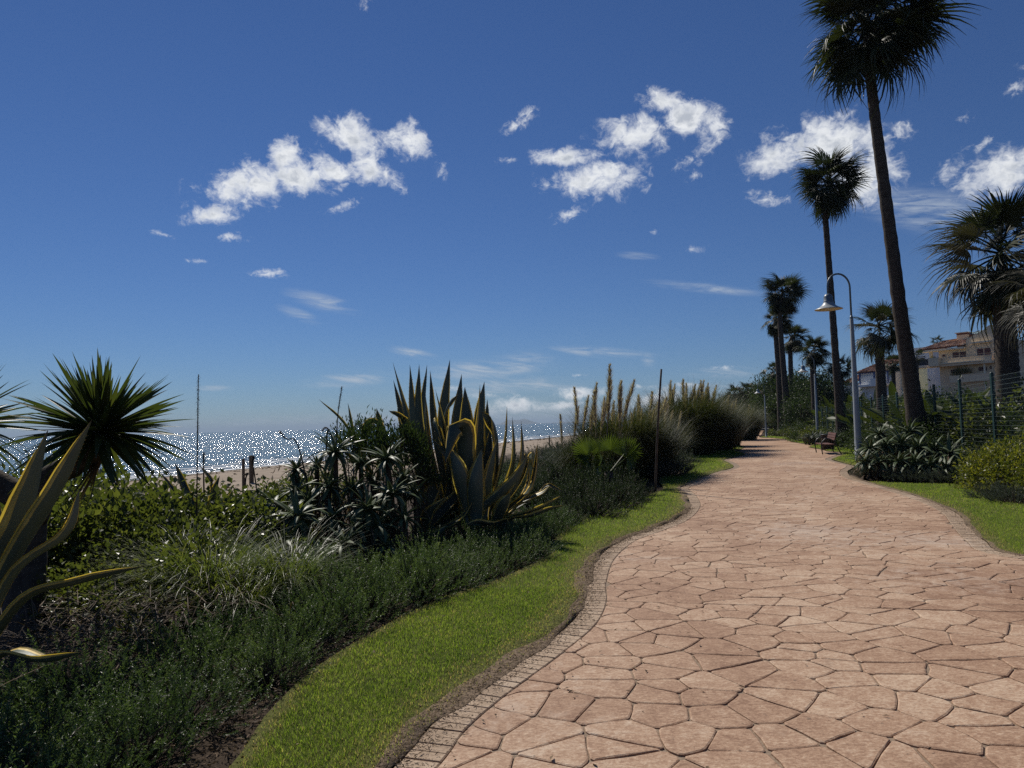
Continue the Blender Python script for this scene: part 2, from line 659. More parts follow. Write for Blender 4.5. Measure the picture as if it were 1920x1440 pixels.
def build_materials():
    leaf_mat('lawn_blade', [(0.0, (0.105, 0.165, 0.026)), (0.45, (0.185, 0.255, 0.042)), (0.80, (0.28, 0.32, 0.08)), (0.86, (0.32, 0.25, 0.13)), (1, (0.42, 0.33, 0.19))], 0.55, 0.6, 0.2, 1.45, 0.0)
    leaf_mat('needle', [(0, (0.024, 0.044, 0.018)), (0.5, (0.066, 0.106, 0.038)), (0.9, (0.17, 0.225, 0.085)), (1, (0.24, 0.25, 0.12))], 0.34, 0.45, 0.4, 1.4)
    leaf_mat('grey_needle', [(0, (0.05, 0.065, 0.05)), (1, (0.12, 0.14, 0.11))], 0.2, 0.6, 0.3, 1.2)
    leaf_mat('dark_leaf', [(0, (0.018, 0.032, 0.013)), (0.7, (0.042, 0.066, 0.023)), (1, (0.08, 0.10, 0.035))], 0.30, 0.50, 0.32, 1.5)
    leaf_mat('vine_leaf', [(0, (0.034, 0.046, 0.012)), (0.55, (0.075, 0.092, 0.023)), (0.9, (0.135, 0.145, 0.04)), (1, (0.19, 0.13, 0.05))], 0.42, 0.4, 0.45, 1.6)
    leaf_mat('hedge_leaf', [(0, (0.035, 0.05, 0.012)), (0.40, (0.085, 0.105, 0.018)), (0.8, (0.25, 0.235, 0.035)), (1, (0.38, 0.34, 0.08))], 0.42, 0.4, 0.4, 1.35)
    leaf_mat('banana_leaf', [(0, (0.025, 0.036, 0.012)), (0.6, (0.05, 0.068, 0.02)), (1, (0.12, 0.11, 0.04))], 0.25, 0.52, 0.25, 1.5)
    leaf_mat('palm_leaf', [(0, (0.016, 0.022, 0.010)), (0.6, (0.035, 0.045, 0.018)), (0.85, (0.06, 0.065, 0.028)), (1, (0.13, 0.11, 0.06))], 0.24, 0.52, 0.3, 1.4)
    leaf_mat('grey_palm_leaf', [(0, (0.04, 0.042, 0.028)), (0.6, (0.085, 0.08, 0.055)), (1, (0.20, 0.17, 0.12))], 0.25, 0.5, 0.4, 1.2)
    leaf_mat('fan_leaf', [(0, (0.05, 0.078, 0.016)), (0.7, (0.10, 0.135, 0.03)), (1, (0.18, 0.18, 0.07))], 0.34, 0.38, 0.45, 1.5)
    leaf_mat('yucca_leaf', [(0, (0.020, 0.034, 0.014)), (0.5, (0.045, 0.062, 0.018)), (0.85, (0.085, 0.085, 0.02)), (1, (0.16, 0.11, 0.025))], 0.34, 0.42, 0.38, 1.6)
    leaf_mat('dead_leaf', [(0, (0.06, 0.042, 0.028)), (0.6, (0.13, 0.085, 0.05)), (1, (0.24, 0.16, 0.09))], 0.15, 0.7, 0.2, 1.0)
    leaf_mat('aloe_leaf', [(0, (0.045, 0.068, 0.032)), (0.6, (0.092, 0.125, 0.058)), (0.9, (0.15, 0.17, 0.07)), (1, (0.22, 0.13, 0.05))], 0.16, 0.46, 0.28, 1.5)
    leaf_mat('pampas_blade', [(0, (0.025, 0.036, 0.012)), (0.55, (0.05, 0.062, 0.022)), (0.85, (0.085, 0.082, 0.038)), (1, (0.20, 0.16, 0.10))], 0.30, 0.55, 0.25, 1.3)
    leaf_mat('dark_needle', [(0, (0.016, 0.026, 0.012)), (0.7, (0.038, 0.058, 0.024)), (1, (0.085, 0.10, 0.045))], 0.28, 0.5, 0.3, 1.4)
    plain_mat('dirt', (0.17, 0.125, 0.085), 0.95, 0.1, 0, 45, 0.6, 60, 0.012)
    leaf_mat('tuft_blade', [(0, (0.07, 0.105, 0.02)), (0.6, (0.13, 0.165, 0.045)), (0.85, (0.20, 0.21, 0.08)), (1, (0.30, 0.27, 0.15))], 0.38, 0.4, 0.45, 1.4)
    leaf_mat('plume', [(0, (0.24, 0.19, 0.15)), (0.6, (0.42, 0.35, 0.29)), (1, (0.62, 0.54, 0.46))], 0.42, 0.8, 0.1, 1.0)
    leaf_mat('agave_margin', [(0, (0.42, 0.27, 0.05)), (0.6, (0.60, 0.43, 0.11)), (1, (0.70, 0.56, 0.22))], 0.45, 0.5, 0.3, 1.1)
    # variegated agave: blue green with yellow margins (the margin colour belongs to the leaf)
    m, w = new_mat('agave_leaf')
    r, g, b = leaf_attr(w)[:3]
    tc = w.node('ShaderNodeTexCoord').outputs['Object']
    n = w.noise(w.vm('MULTIPLY', tc, (1, 1, 0.35)), 9.0, 4, 0.55)
    edge = w.m('ABSOLUTE', w.m('MULTIPLY_ADD', g, 2.0, -1.0))
    edge = w.m('ADD', edge, w.m('MULTIPLY', w.m('SUBTRACT', n, 0.5), 0.30))
    band = w.smooth(edge, 0.76, 0.83)
    stripe = w.m('SINE', w.m('MULTIPLY', g, 90))
    base = w.ramp(w.m('ADD', w.m('MULTIPLY', r, 0.8), w.m('ADD', w.m('MULTIPLY', w.m('SUBTRACT', n, 0.5), 0.5), w.m('MULTIPLY', stripe, 0.04)), clamp=True),
                  [(0, (0.042, 0.060, 0.044)), (0.6, (0.085, 0.110, 0.080)), (1, (0.14, 0.165, 0.125))])
    yel = w.ramp(n, [(0.3, (0.42, 0.27, 0.05)), (0.7, (0.62, 0.47, 0.14))])
    dry = w.smooth(b, 0.965, 1.0)
    c = w.mix(band, base, yel)
    c = w.mix(dry, c, (0.03, 0.018, 0.012, 1))
    nm = bump(w, w.noise(w.vm('MULTIPLY', tc, (1, 1, 0.2)), 60, 3, 0.6), 0.25, 0.004)
    c = w.mix(w.m('MULTIPLY', w.smooth(w.noise(tc, 5.0, 6, 0.7, 0.8), 0.60, 0.72), 0.55), c, (0.13, 0.11, 0.085, 1))
    finish(w, principled(w, c, 0.50, 0.30, nm).outputs[0])
    # trunks
    for name, c0, c1 in (('palm_trunk', (0.028, 0.023, 0.019), (0.115, 0.094, 0.076)), ('yucca_bark', (0.035, 0.029, 0.025), (0.10, 0.085, 0.07)), ('twig', (0.035, 0.027, 0.02), (0.12, 0.09, 0.065)), ('stalk', (0.03, 0.022, 0.016), (0.09, 0.065, 0.045))):
        m, w = new_mat(name)
        tc = w.node('ShaderNodeTexCoord').outputs['Object']
        n1 = w.noise(w.vm('MULTIPLY', tc, (1, 1, 5)), 4.0, 6, 0.65)
        n2 = w.noise(w.vm('MULTIPLY', tc, (6, 6, 0.6)), 8.0, 4, 0.6)
        f = w.m('ADD', w.m('MULTIPLY', n1, 0.6), w.m('MULTIPLY', n2, 0.4))
        col = w.ramp(f, [(0.35, c0), (0.65, c1)])
        finish(w, principled(w, col, 0.9, 0.15, bump(w, f, 0.8, 0.02)).outputs[0])
    # soil
    m, w = new_mat('soil')
    geo = w.node('ShaderNodeNewGeometry')
    pos = geo.outputs['Position']
    n1 = w.noise(pos, 1.7, 4, 0.6)
    n2 = w.noise(pos, 38, 6, 0.7)
    f = w.m('ADD', w.m('MULTIPLY', n1, 0.35), w.m('MULTIPLY', n2, 0.65))
    soil = w.ramp(f, [(0.30, (0.022, 0.015, 0.010)), (0.55, (0.060, 0.042, 0.028)), (0.75, (0.12, 0.085, 0.058))])
    # sand towards the shore (its place is a property of the ground, by distance to the waterline)
    sp = w.node('ShaderNodeSeparateXYZ')
    w.plug(sp.inputs[0], pos)
    sh = w.m('ADD', w.m('MULTIPLY', w.m('ADD', sp.outputs[0], 25.0), 0.95), w.m('MULTIPLY', w.m('SUBTRACT', sp.outputs[1], 50.0), -0.31))
    sh = w.m('ADD', sh, w.m('MULTIPLY', w.m('SUBTRACT', n1, 0.5), 9.0))
    sandf = w.smooth(sh, 27.0, 23.0)
    n3 = w.noise(pos, 0.5, 6, 0.65)
    sand = w.ramp(w.m('ADD', w.m('MULTIPLY', n3, 0.6), w.m('MULTIPLY', n2, 0.4)), [(0.3, (0.20, 0.155, 0.11)), (0.55, (0.31, 0.25, 0.19)), (0.75, (0.40, 0.335, 0.26))])
    wet = w.smooth(sh, 4.0, 0.5)
    sand = w.mix(wet, sand, (0.13, 0.10, 0.075, 1))
    c = w.mix(sandf, soil, sand)
    finish(w, principled(w, c, 0.92, 0.15, bump(w, f, 0.9, 0.03)).outputs[0])
    # turf under the blades
    m, w = new_mat('turf')
    pos = w.node('ShaderNodeNewGeometry').outputs['Position']
    n1 = w.noise(pos, 2.2, 5, 0.6)
    n2 = w.noise(pos, 60, 5, 0.7)
    f = w.m('ADD', w.m('MULTIPLY', n1, 0.4), w.m('MULTIPLY', n2, 0.6))
    finish(w, principled(w, w.ramp(f, [(0.3, (0.07, 0.08, 0.02)), (0.55, (0.12, 0.125, 0.035)), (0.75, (0.20, 0.155, 0.075))]), 0.9, 0.1, bump(w, n2, 0.8, 0.02)).outputs[0])
    # stamped stone: warm pink brown release colour over buff
    for name, c0, c1, c2 in (('path_stone', (0.245, 0.138, 0.083), (0.395, 0.248, 0.156), (0.57, 0.42, 0.29)), ('edge_brick', (0.24, 0.165, 0.105), (0.37, 0.265, 0.175), (0.50, 0.38, 0.265))):
        m, w = new_mat(name)
        pos = w.node('ShaderNodeNewGeometry').outputs['Position']
        oi = w.node('ShaderNodeObjectInfo').outputs['Random']
        at = leaf_attr(w)
        n0 = w.noise(pos, 0.55, 3, 0.55)
        n1 = w.noise(pos, 7.0, 6, 0.68, 0.6)
        n2 = w.noise(pos, 70, 5, 0.7)
        n3 = w.noise(w.vm('MULTIPLY', pos, (1.0, 2.2, 1)), 16, 5, 0.7, 0.8)
        f = w.m('ADD', w.m('MULTIPLY', n0, 0.34), w.m('ADD', w.m('MULTIPLY', n1, 0.36), w.m('MULTIPLY', n3, 0.30)))
        f = w.m('ADD', f, w.m('MULTIPLY', w.m('SUBTRACT', at[0], 0.5), 0.09))
        f = w.m('ADD', f, w.m('MULTIPLY', w.m('SUBTRACT', n2, 0.5), 0.32))
        n5 = w.noise(w.vm('MULTIPLY', pos, (1.0, 1.6, 1)), 34, 6, 0.72, 0.5)
        f = w.m('ADD', f, w.m('MULTIPLY', w.m('SUBTRACT', n5, 0.5), 0.55))
        c = w.ramp(f, [(0.36, c0), (0.50, c1), (0.64, c2)])
        # worn pale bloom, dark drips and grit
        big = w.noise(pos, 0.33, 5, 0.6, 0.5)
        c = w.mix(w.m('MULTIPLY', w.smooth(w.m('ADD', big, w.m('MULTIPLY', w.m('SUBTRACT', n1, 0.5), 0.5)), 0.54, 0.74), 0.55), c, (0.50, 0.41, 0.33, 1))
        spots = w.noise(pos, 26, 3, 0.5, 0.3)
        c = w.mix(w.m('MULTIPLY', w.smooth(spots, 0.66, 0.74), 0.55), c, (0.10, 0.07, 0.05, 1))
        c = w.mix(w.m('MULTIPLY', w.smooth(w.noise(pos, 1.3, 6, 0.7, 1.2), 0.58, 0.70), 0.30), c, (0.17, 0.105, 0.07, 1))
        h = w.m('ADD', w.m('MULTIPLY', n2, 0.35), w.m('MULTIPLY', n3, 0.65))
        finish(w, principled(w, c, 0.72, 0.28, bump(w, h, 0.9, 0.008)).outputs[0])
    # joints and far paving: same colours, the pattern of stones too small to build one by one
    m, w = new_mat('path_base')
    pos = w.node('ShaderNodeNewGeometry').outputs['Position']
    sp = w.node('ShaderNodeSeparateXYZ')
    w.plug(sp.inputs[0], pos)
    vo = w.node('ShaderNodeTexVoronoi', feature='DISTANCE_TO_EDGE')
    w.plug(vo.inputs['Vector'], w.vm('MULTIPLY', pos, (1, 1, 0)))
    vo.inputs['Scale'].default_value = 2.5
    far = w.smooth(sp.outputs[1], 31.5, 32.0)
    n0 = w.noise(pos, 0.6, 3, 0.55)
    n1 = w.noise(pos, 7, 6, 0.68)
    n2 = w.noise(pos, 70, 4, 0.7)
    stone = w.ramp(w.m('ADD', w.m('MULTIPLY', n0, 0.4), w.m('ADD', w.m('MULTIPLY', n1, 0.4), w.m('MULTIPLY', n2, 0.2))), [(0.34, (0.245, 0.138, 0.083)), (0.5, (0.395, 0.248, 0.156)), (0.68, (0.57, 0.42, 0.29))])
    joint = w.ramp(n2, [(0.3, (0.16, 0.115, 0.08)), (0.7, (0.34, 0.255, 0.18))])
    k = w.m('MULTIPLY', far, w.smooth(vo.outputs[0], 0.01, 0.035))
    finish(w, principled(w, w.mix(k, joint, stone), 0.85, 0.2, bump(w, n2, 0.6, 0.006)).outputs[0])
    # sea
    m, w = new_mat('sea_water')
    pos = w.node('ShaderNodeNewGeometry').outputs['Position']
    rot = w.node('ShaderNodeVectorRotate', rotation_type='Z_AXIS')
    w.plug(rot.inputs['Vector'], pos)
    rot.inputs['Angle'].default_value = R(8)
    q = rot.outputs[0]
    # wave slopes given directly (a height bump would be filtered flat at this distance)
    v = None
    for sx, sy, amp, dt in ((0.03, 0.045, 0.18, 2), (0.40, 0.10, 0.50, 3), (2.4, 0.34, 1.15, 2), (7.0, 1.6, 0.85, 1)):
        nn = w.vm('MULTIPLY', w.vm('SUBTRACT', w.noise(w.vm('MULTIPLY', q, (sx, sy, 0)), 1.0, dt, 0.55, 0.2, 'Color'), (0.5, 0.5, 0.5)), (amp * 2.0, amp * 2.4, 0))
        v = nn if v is None else w.vm('ADD', v, nn)
    nm = w.vm('NORMALIZE', w.vm('ADD', v, (0, 0, 1)))
    p = principled(w, (0.012, 0.045, 0.065), 0.115, 0.5, nm)
    p.inputs['IOR'].default_value = 1.333
    finish(w, p.outputs[0])
    plain_mat('foam', (0.75, 0.77, 0.78), 0.8, 0.2, 0, 6, 0.12)
    plain_mat('headland_rock', (0.10, 0.105, 0.10), 0.9, 0.1, 0, 0.02, 0.4)
    plain_mat('lamp_grey', (0.30, 0.33, 0.34), 0.42, 0.5, 0.0, 7, 0.10)
    plain_mat('lamp_dark', (0.12, 0.16, 0.19), 0.40, 0.5, 0.0, 7, 0.12)
    plain_mat('shade_inside', (0.72, 0.62, 0.42), 0.6, 0.3)
    plain_mat('lamp_glass', (0.75, 0.74, 0.70), 0.25, 0.5)
    plain_mat('iron', (0.030, 0.032, 0.036), 0.42, 0.5, 0.0, 12, 0.2)
    plain_mat('bench_wood', (0.13, 0.055, 0.034), 0.5, 0.4, 0, 14, 0.3, 40, 0.002)
    plain_mat('bin_wood', (0.05, 0.032, 0.022), 0.7, 0.3, 0, 14, 0.3)
    plain_mat('fence_green', (0.010, 0.040, 0.032), 0.45, 0.5, 0, 8, 0.2)
    plain_mat('wire', (0.13, 0.16, 0.14), 0.4, 0.5, 0.3)
    plain_mat('old_wood', (0.10, 0.075, 0.055), 0.85, 0.2, 0, 9, 0.35, 30, 0.004)
    plain_mat('cream_render', (0.80, 0.64, 0.43), 0.85, 0.2, 0, 0.9, 0.08, 20, 0.004)
    plain_mat('cream_band', (0.80, 0.70, 0.52), 0.8, 0.2, 0, 1.2, 0.06)
    plain_mat('white_render', (0.74, 0.74, 0.73), 0.85, 0.2, 0, 0.8, 0.05)
    plain_mat('pale_green_render', (0.50, 0.60, 0.54), 0.85, 0.2, 0, 0.8, 0.05)
    plain_mat('red_shutter', (0.085, 0.016, 0.018), 0.5, 0.4, 0, 3, 0.2)
    plain_mat('dark_glass', (0.018, 0.022, 0.028), 0.08, 0.6)
    plain_mat('navy_screen', (0.014, 0.018, 0.035), 0.6, 0.3)
    plain_mat('blue_trim', (0.03, 0.06, 0.20), 0.5, 0.4)
    plain_mat('skylight_glass', (0.42, 0.58, 0.56), 0.12, 0.6)
    plain_mat('brick_band', (0.16, 0.06, 0.04), 0.85, 0.2, 0, 5, 0.3)
    plain_mat('wall_grey', (0.30, 0.29, 0.27), 0.85, 0.2, 0, 1.5, 0.15)
    plain_mat('asphalt', (0.05, 0.05, 0.05), 0.9, 0.2, 0, 20, 0.2)
    plain_mat('car_paint', (0.012, 0.014, 0.02), 0.25, 0.6)
    plain_mat('tyre', (0.012, 0.012, 0.012), 0.8, 0.3)
    plain_mat('tail_light', (0.35, 0.02, 0.015), 0.25, 0.5)
    plain_mat('rock', (0.10, 0.09, 0.08), 0.9, 0.2, 0, 3, 0.4, 12, 0.03)
    m, w = new_mat('roof_tile')
    at = leaf_attr(w)
    n = w.noise(w.node('ShaderNodeTexCoord').outputs['Object'], 2.2, 4, 0.6)
    f = w.m('ADD', w.m('MULTIPLY', at[0], 0.6), w.m('MULTIPLY', n, 0.4))
    finish(w, principled(w, w.ramp(f, [(0.2, (0.16, 0.085, 0.055)), (0.45, (0.40, 0.25, 0.165)), (0.75, (0.66, 0.50, 0.36))]), 0.85, 0.2).outputs[0])


build_materials()

# ================================================================ the setting: ground, sea, path, lawns
def shore_s(x, y):
    return (x + 25.0) * 0.95 - (y - 50.0) * 0.31


def terrain_z(x, y):
    x, y = np.asarray(x, float), np.asarray(y, float)
    s = shore_s(x, y)
    z = np.interp(s, [-400, -60, -10, 0, 9, 19, 27, 33], [-9, -6, -2.6, -1.45, -1.02, -0.60, -0.20, -0.045])
    r = x - (3.3 + 0.3 * np.minimum(y, 85) + 0.40 * np.clip(y - 85, 0, 400))
    t = np.clip((r - 3.4) / 2.6, 0, 1)
    bank = t * t * (3 - 2 * t) * 0.45 + np.clip(r - 6, 0, 160) * 0.055
    far = np.clip((y - 60) / 60, 0, 1)
    return z + np.where(r > 3.4, bank, 0) * (1 - 0.15 * far)


def tz(x, y):
    return float(terrain_z(x, y))


def graded(lo, hi, near, step, grow):
    out = [0.0]
    v, st = 0.0, step
    while v < hi:
        v += st
        if v > near:
            st *= grow
        out.append(min(v, hi))
    v, st, neg = 0.0, step, []
    while v > lo:
        v -= st
        if -v > near:
            st *= grow
        neg.append(max(v, lo))
    return np.array(sorted(set(neg + out)))


def build_ground():
    xs = graded(-26000, 26000, 40, 0.8, 1.22)
    ys = graded(-3000, 26000, 60, 0.8, 1.22)
    X, Y = np.meshgrid(xs, ys)
    Z = terrain_z(X, Y)
    nz = np.sin(X * 1.7 + 1.3 * np.sin(Y * 0.9)) * np.sin(Y * 1.3 + np.sin(X * 0.7)) * 0.05
    s = shore_s(X, Y)
    Z = Z + nz * ((s > 4) & (s < 31)) * np.clip((31 - s) / 6, 0, 1)
    b = MB()
    b.add(np.stack([X, Y, Z], -1).reshape(-1, 3), gridf(len(ys), len(xs)))
    b.build('ground', MATS['soil'], kind='structure')
    # sea: one sheet to the horizon
    b = MB()
    k = 26500.0
    b.add([(-k, -3000, -1.4), (k, -3000, -1.4), (k, 27000, -1.4), (-k, 27000, -1.4)], [[0, 1, 2, 3]])
    b.build('sea', MATS['sea_water'], kind='structure')
    # foam where small waves run up the sand
    b = MB()
    t = np.linspace(-60, 900, 900)
    base = np.stack([-25 + 0.31 * t, 50 + 0.95 * t], 1)
    nrm = np.array([0.95, -0.31])
    wob = 0.9 * np.sin(t * 0.21) + 0.5 * np.sin(t * 0.53 + 1) + 0.25 * np.sin(t * 1.7)
    for off, wd, seed in ((0.35, 0.55, 0.0), (-2.6, 0.35, 2.0), (-5.8, 0.22, 4.0)):
        wdt = wd * (0.35 + 0.65 * np.abs(np.sin(t * 0.33 + seed) * np.sin(t * 0.11 + 2 * seed)))
        a = base + nrm * (off + wob + np.sin(t * 0.4 + seed) * 0.4)[:, None]
        c = a - nrm * wdt[:, None]
        z0 = np.maximum(terrain_z(a[:, 0], a[:, 1]), -1.4) + 0.02
        V = np.concatenate([np.c_[a, z0], np.c_[(a + c) / 2, z0 + 0.05], np.c_[c, np.full(len(t), -1.385)]])
        b.add(V, gridf(3, len(t)))
    b.build('foam', MATS['foam'], kind='stuff')
    # far headland
    b = MB()
    D = 9000.0
    prof = [(925, 0), (936, 2), (944, 6.5), (951, 9.2), (956, 8.0), (962, 8.6), (970, 8.0), (976, 9.0), (981, 10.6), (987, 8.8), (993, 6.5), (1001, 4.0), (1008, 1.2), (1015, 0.6), (1060, 1.0), (1090, 0.8), (1140, 0)]
    px = np.array([p[0] for p in prof], float)
    hh = np.array([p[1] for p in prof], float)
    qx = np.linspace(925, 1140, 120)
    h = np.interp(qx, px, hh) / FOC * D + RNG.normal(size=120) * 1.2 * (np.interp(qx, px, hh) > 1)
    x = (qx - 960) / FOC * D
    rows = []
    for k, sc in ((0, 0.0), (150, 0.55), (330, 1.0), (600, 0.5), (800, 0.0)):
        rows.append(np.stack([x, np.full(120, D + k), -2 + np.maximum(h, 0) * sc + (RNG.normal(size=120) * 2.5 if 0 < sc < 1 else 0)], 1))
    b.add(np.concatenate(rows), gridf(5, 120))
    b.build('headland', MATS['headland_rock'], kind='structure')


def GP(lst, z=0.0):
    return [tuple(G(px, py, z)) for px, py in lst]


left_px = [(735, 1440), (807, 1360), (893, 1293), (977, 1237), (1060, 1177), (1086, 1147), (1097, 1120), (1099, 1093), (1120, 1047), (1163, 1013), (1215, 994), (1262, 976), (1286, 958), (1293, 943), (1285, 926), (1275, 915),
           (1300, 905), (1337, 887), (1374, 876), (1368, 868), (1357, 862), (1378, 857), (1397, 852), (1390, 848), (1384, 845), (1392, 841), (1396, 838), (1386, 834), (1376, 828), (1386, 821), (1398, 816), (1413, 811.5), (1420, 807)]
right_px = [(1915, 1042), (1847, 1014), (1812, 980), (1794, 962), (1755, 943), (1709, 927), (1670, 916), (1627, 904), (1604, 897), (1592, 890), (1590, 882), (1601, 873), (1578, 867), (1559, 861), (1570, 856), (1580, 852.5), (1577, 848), (1552, 846), (1542, 843),
            (1516, 838), (1524, 834), (1500, 831), (1482, 827.5), (1472, 823.5), (1445, 821), (1424, 819.5), (1428, 814), (1432, 807)]
_l = GP(left_px)
_r = GP(right_px)
_dl = (np.array(_l[0]) - np.array(_l[2]))
_dl /= np.linalg.norm(_dl)
left_near = [tuple(np.array(_l[0]) + _dl * k) for k in (9.0, 5.0, 2.0)]
left_w = left_near + _l
right_near = [(8.4, -6, 0), (8.1, 0, 0), (7.6, 4, 0), (6.7, 6.4, 0)]
right_w = right_near + _r
LEFT = smooth_line(left_w, 0.10)
RIGHT = smooth_line(right_w, 0.10)
LEFT[:, 2] = 0
RIGHT[:, 2] = 0
PATH = np.concatenate([LEFT, RIGHT[::-1]])

bed_px = [(1408, 812), (1376, 825), (1352, 842), (1300, 846), (1262, 853), (1276, 860), (1288, 867), (1262, 873), (1276, 882), (1275, 890), (1244, 893), (1236, 902), (1243, 916), (1222, 926), (1175, 940), (1105, 962), (1062, 985), (1036, 1018), (1015, 1048), (933, 1087), (833, 1120), (733, 1167), (600, 1247), (500, 1340), (430, 1440)]
_b = GP(bed_px)
_db = np.array(_b[-1]) - np.array(_b[-3])
_db /= np.linalg.norm(_db)
BED = smooth_line(_b + [tuple(np.array(_b[-1]) + _db * k) for k in (2, 5, 9)], 0.15)
BED[:, 2] = 0
LAWN_L = np.concatenate([LEFT, BED[(BED[:, 1] > -6)]])
lawn_r1_px = [(1633, 903), (1709, 907), (1801, 909), (1830, 920), (1883, 941), (1925, 946), (2050, 965)]
_k = RIGHT[(RIGHT[:, 1] < G(1620, 902).y) & (RIGHT[:, 1] > 3)]
LAWN_R1 = np.concatenate([_k, smooth_line(GP(lawn_r1_px) + [(11, 9, 0), (12, 3, 0)], 0.2)])
LAWN_R2 = np.array(GP([(1516, 838), (1542, 843), (1552, 846), (1577, 848), (1580, 852.5), (1570, 856), (1559, 861), (1578, 867), (1601, 873), (1645, 864), (1640, 832), (1590, 829), (1530, 830)]))
LAWN_R3 = np.array(GP([(1482, 827.5), (1500, 831), (1524, 833), (1522, 824), (1495, 821), (1460, 820)]))
LAWN_R4 = np.array(GP([(1424, 819.5), (1445, 821), (1472, 823.5), (1484, 820), (1440, 817.5)]))


def clip_half(poly, n, c):
    """Keep the part of a convex polygon with n.p <= c."""
    out = []
    for i in range(len(poly)):
        a, b = poly[i], poly[(i + 1) % len(poly)]
        da, db = n @ a - c, n @ b - c
        if da <= 0:
            out.append(a)
        if (da < 0 < db) or (db < 0 < da):
            out.append(a + (b - a) * (da / (da - db)))
    return out


def offset_line(L, d):
    T = unit(np.gradient(L[:, :2], axis=0))
    k = 9
    ker = np.ones(k) / k
    T = unit(np.stack([np.convolve(np.pad(T[:, i], k // 2, 'edge'), ker, 'valid') for i in range(2)], 1))
    N = np.stack([T[:, 1], -T[:, 0]], 1)
    return L[:, :2] + N * d, N, T


def stone_piece(M, poly, var, top, lift):
    """One stone: rounded outline, a narrow bevel and sides going down into the joint."""
    P = np.array(poly)
    c = P.mean(0)
    # chamfer corners and wobble edges
    Q = []
    n = len(P)
    for i in range(n):
        a, b, d = P[i - 1], P[i], P[(i + 1) % n]
        la, ld = np.linalg.norm(a - b), np.linalg.norm(d - b)
        k = min(0.018, la * 0.3)
        q = min(0.018, ld * 0.3)
        Q.append(b + (a - b) / (la + 1e-9) * k)
        Q.append(b + (d - b) / (ld + 1e-9) * q)
        if ld > 0.2:
            m = (b + d) / 2
            nn = np.array([-(d - b)[1], (d - b)[0]]) / (ld + 1e-9)
            Q.append(m + nn * random.uniform(-0.010, 0.010))
    Q = np.array(Q)
    n = len(Q)
    tilt = RNG.normal(size=2) * 0.003
    zt = top + lift + (Q - c) @ tilt
    inner = c + (Q - c) * (1 - 0.009 / np.maximum(np.linalg.norm(Q - c, axis=1), 0.05))[:, None]
    V = np.concatenate([np.c_[inner, zt], np.c_[Q, zt - 0.004], np.c_[Q, np.full(n, -0.03)]])
    M.add(V, gridf(3, n, True)[:, ::-1], (var, 0.5, 0.5))
    M.F.append(np.array([list(range(n))]) + M.n - len(V))
    M.mi.append(0)


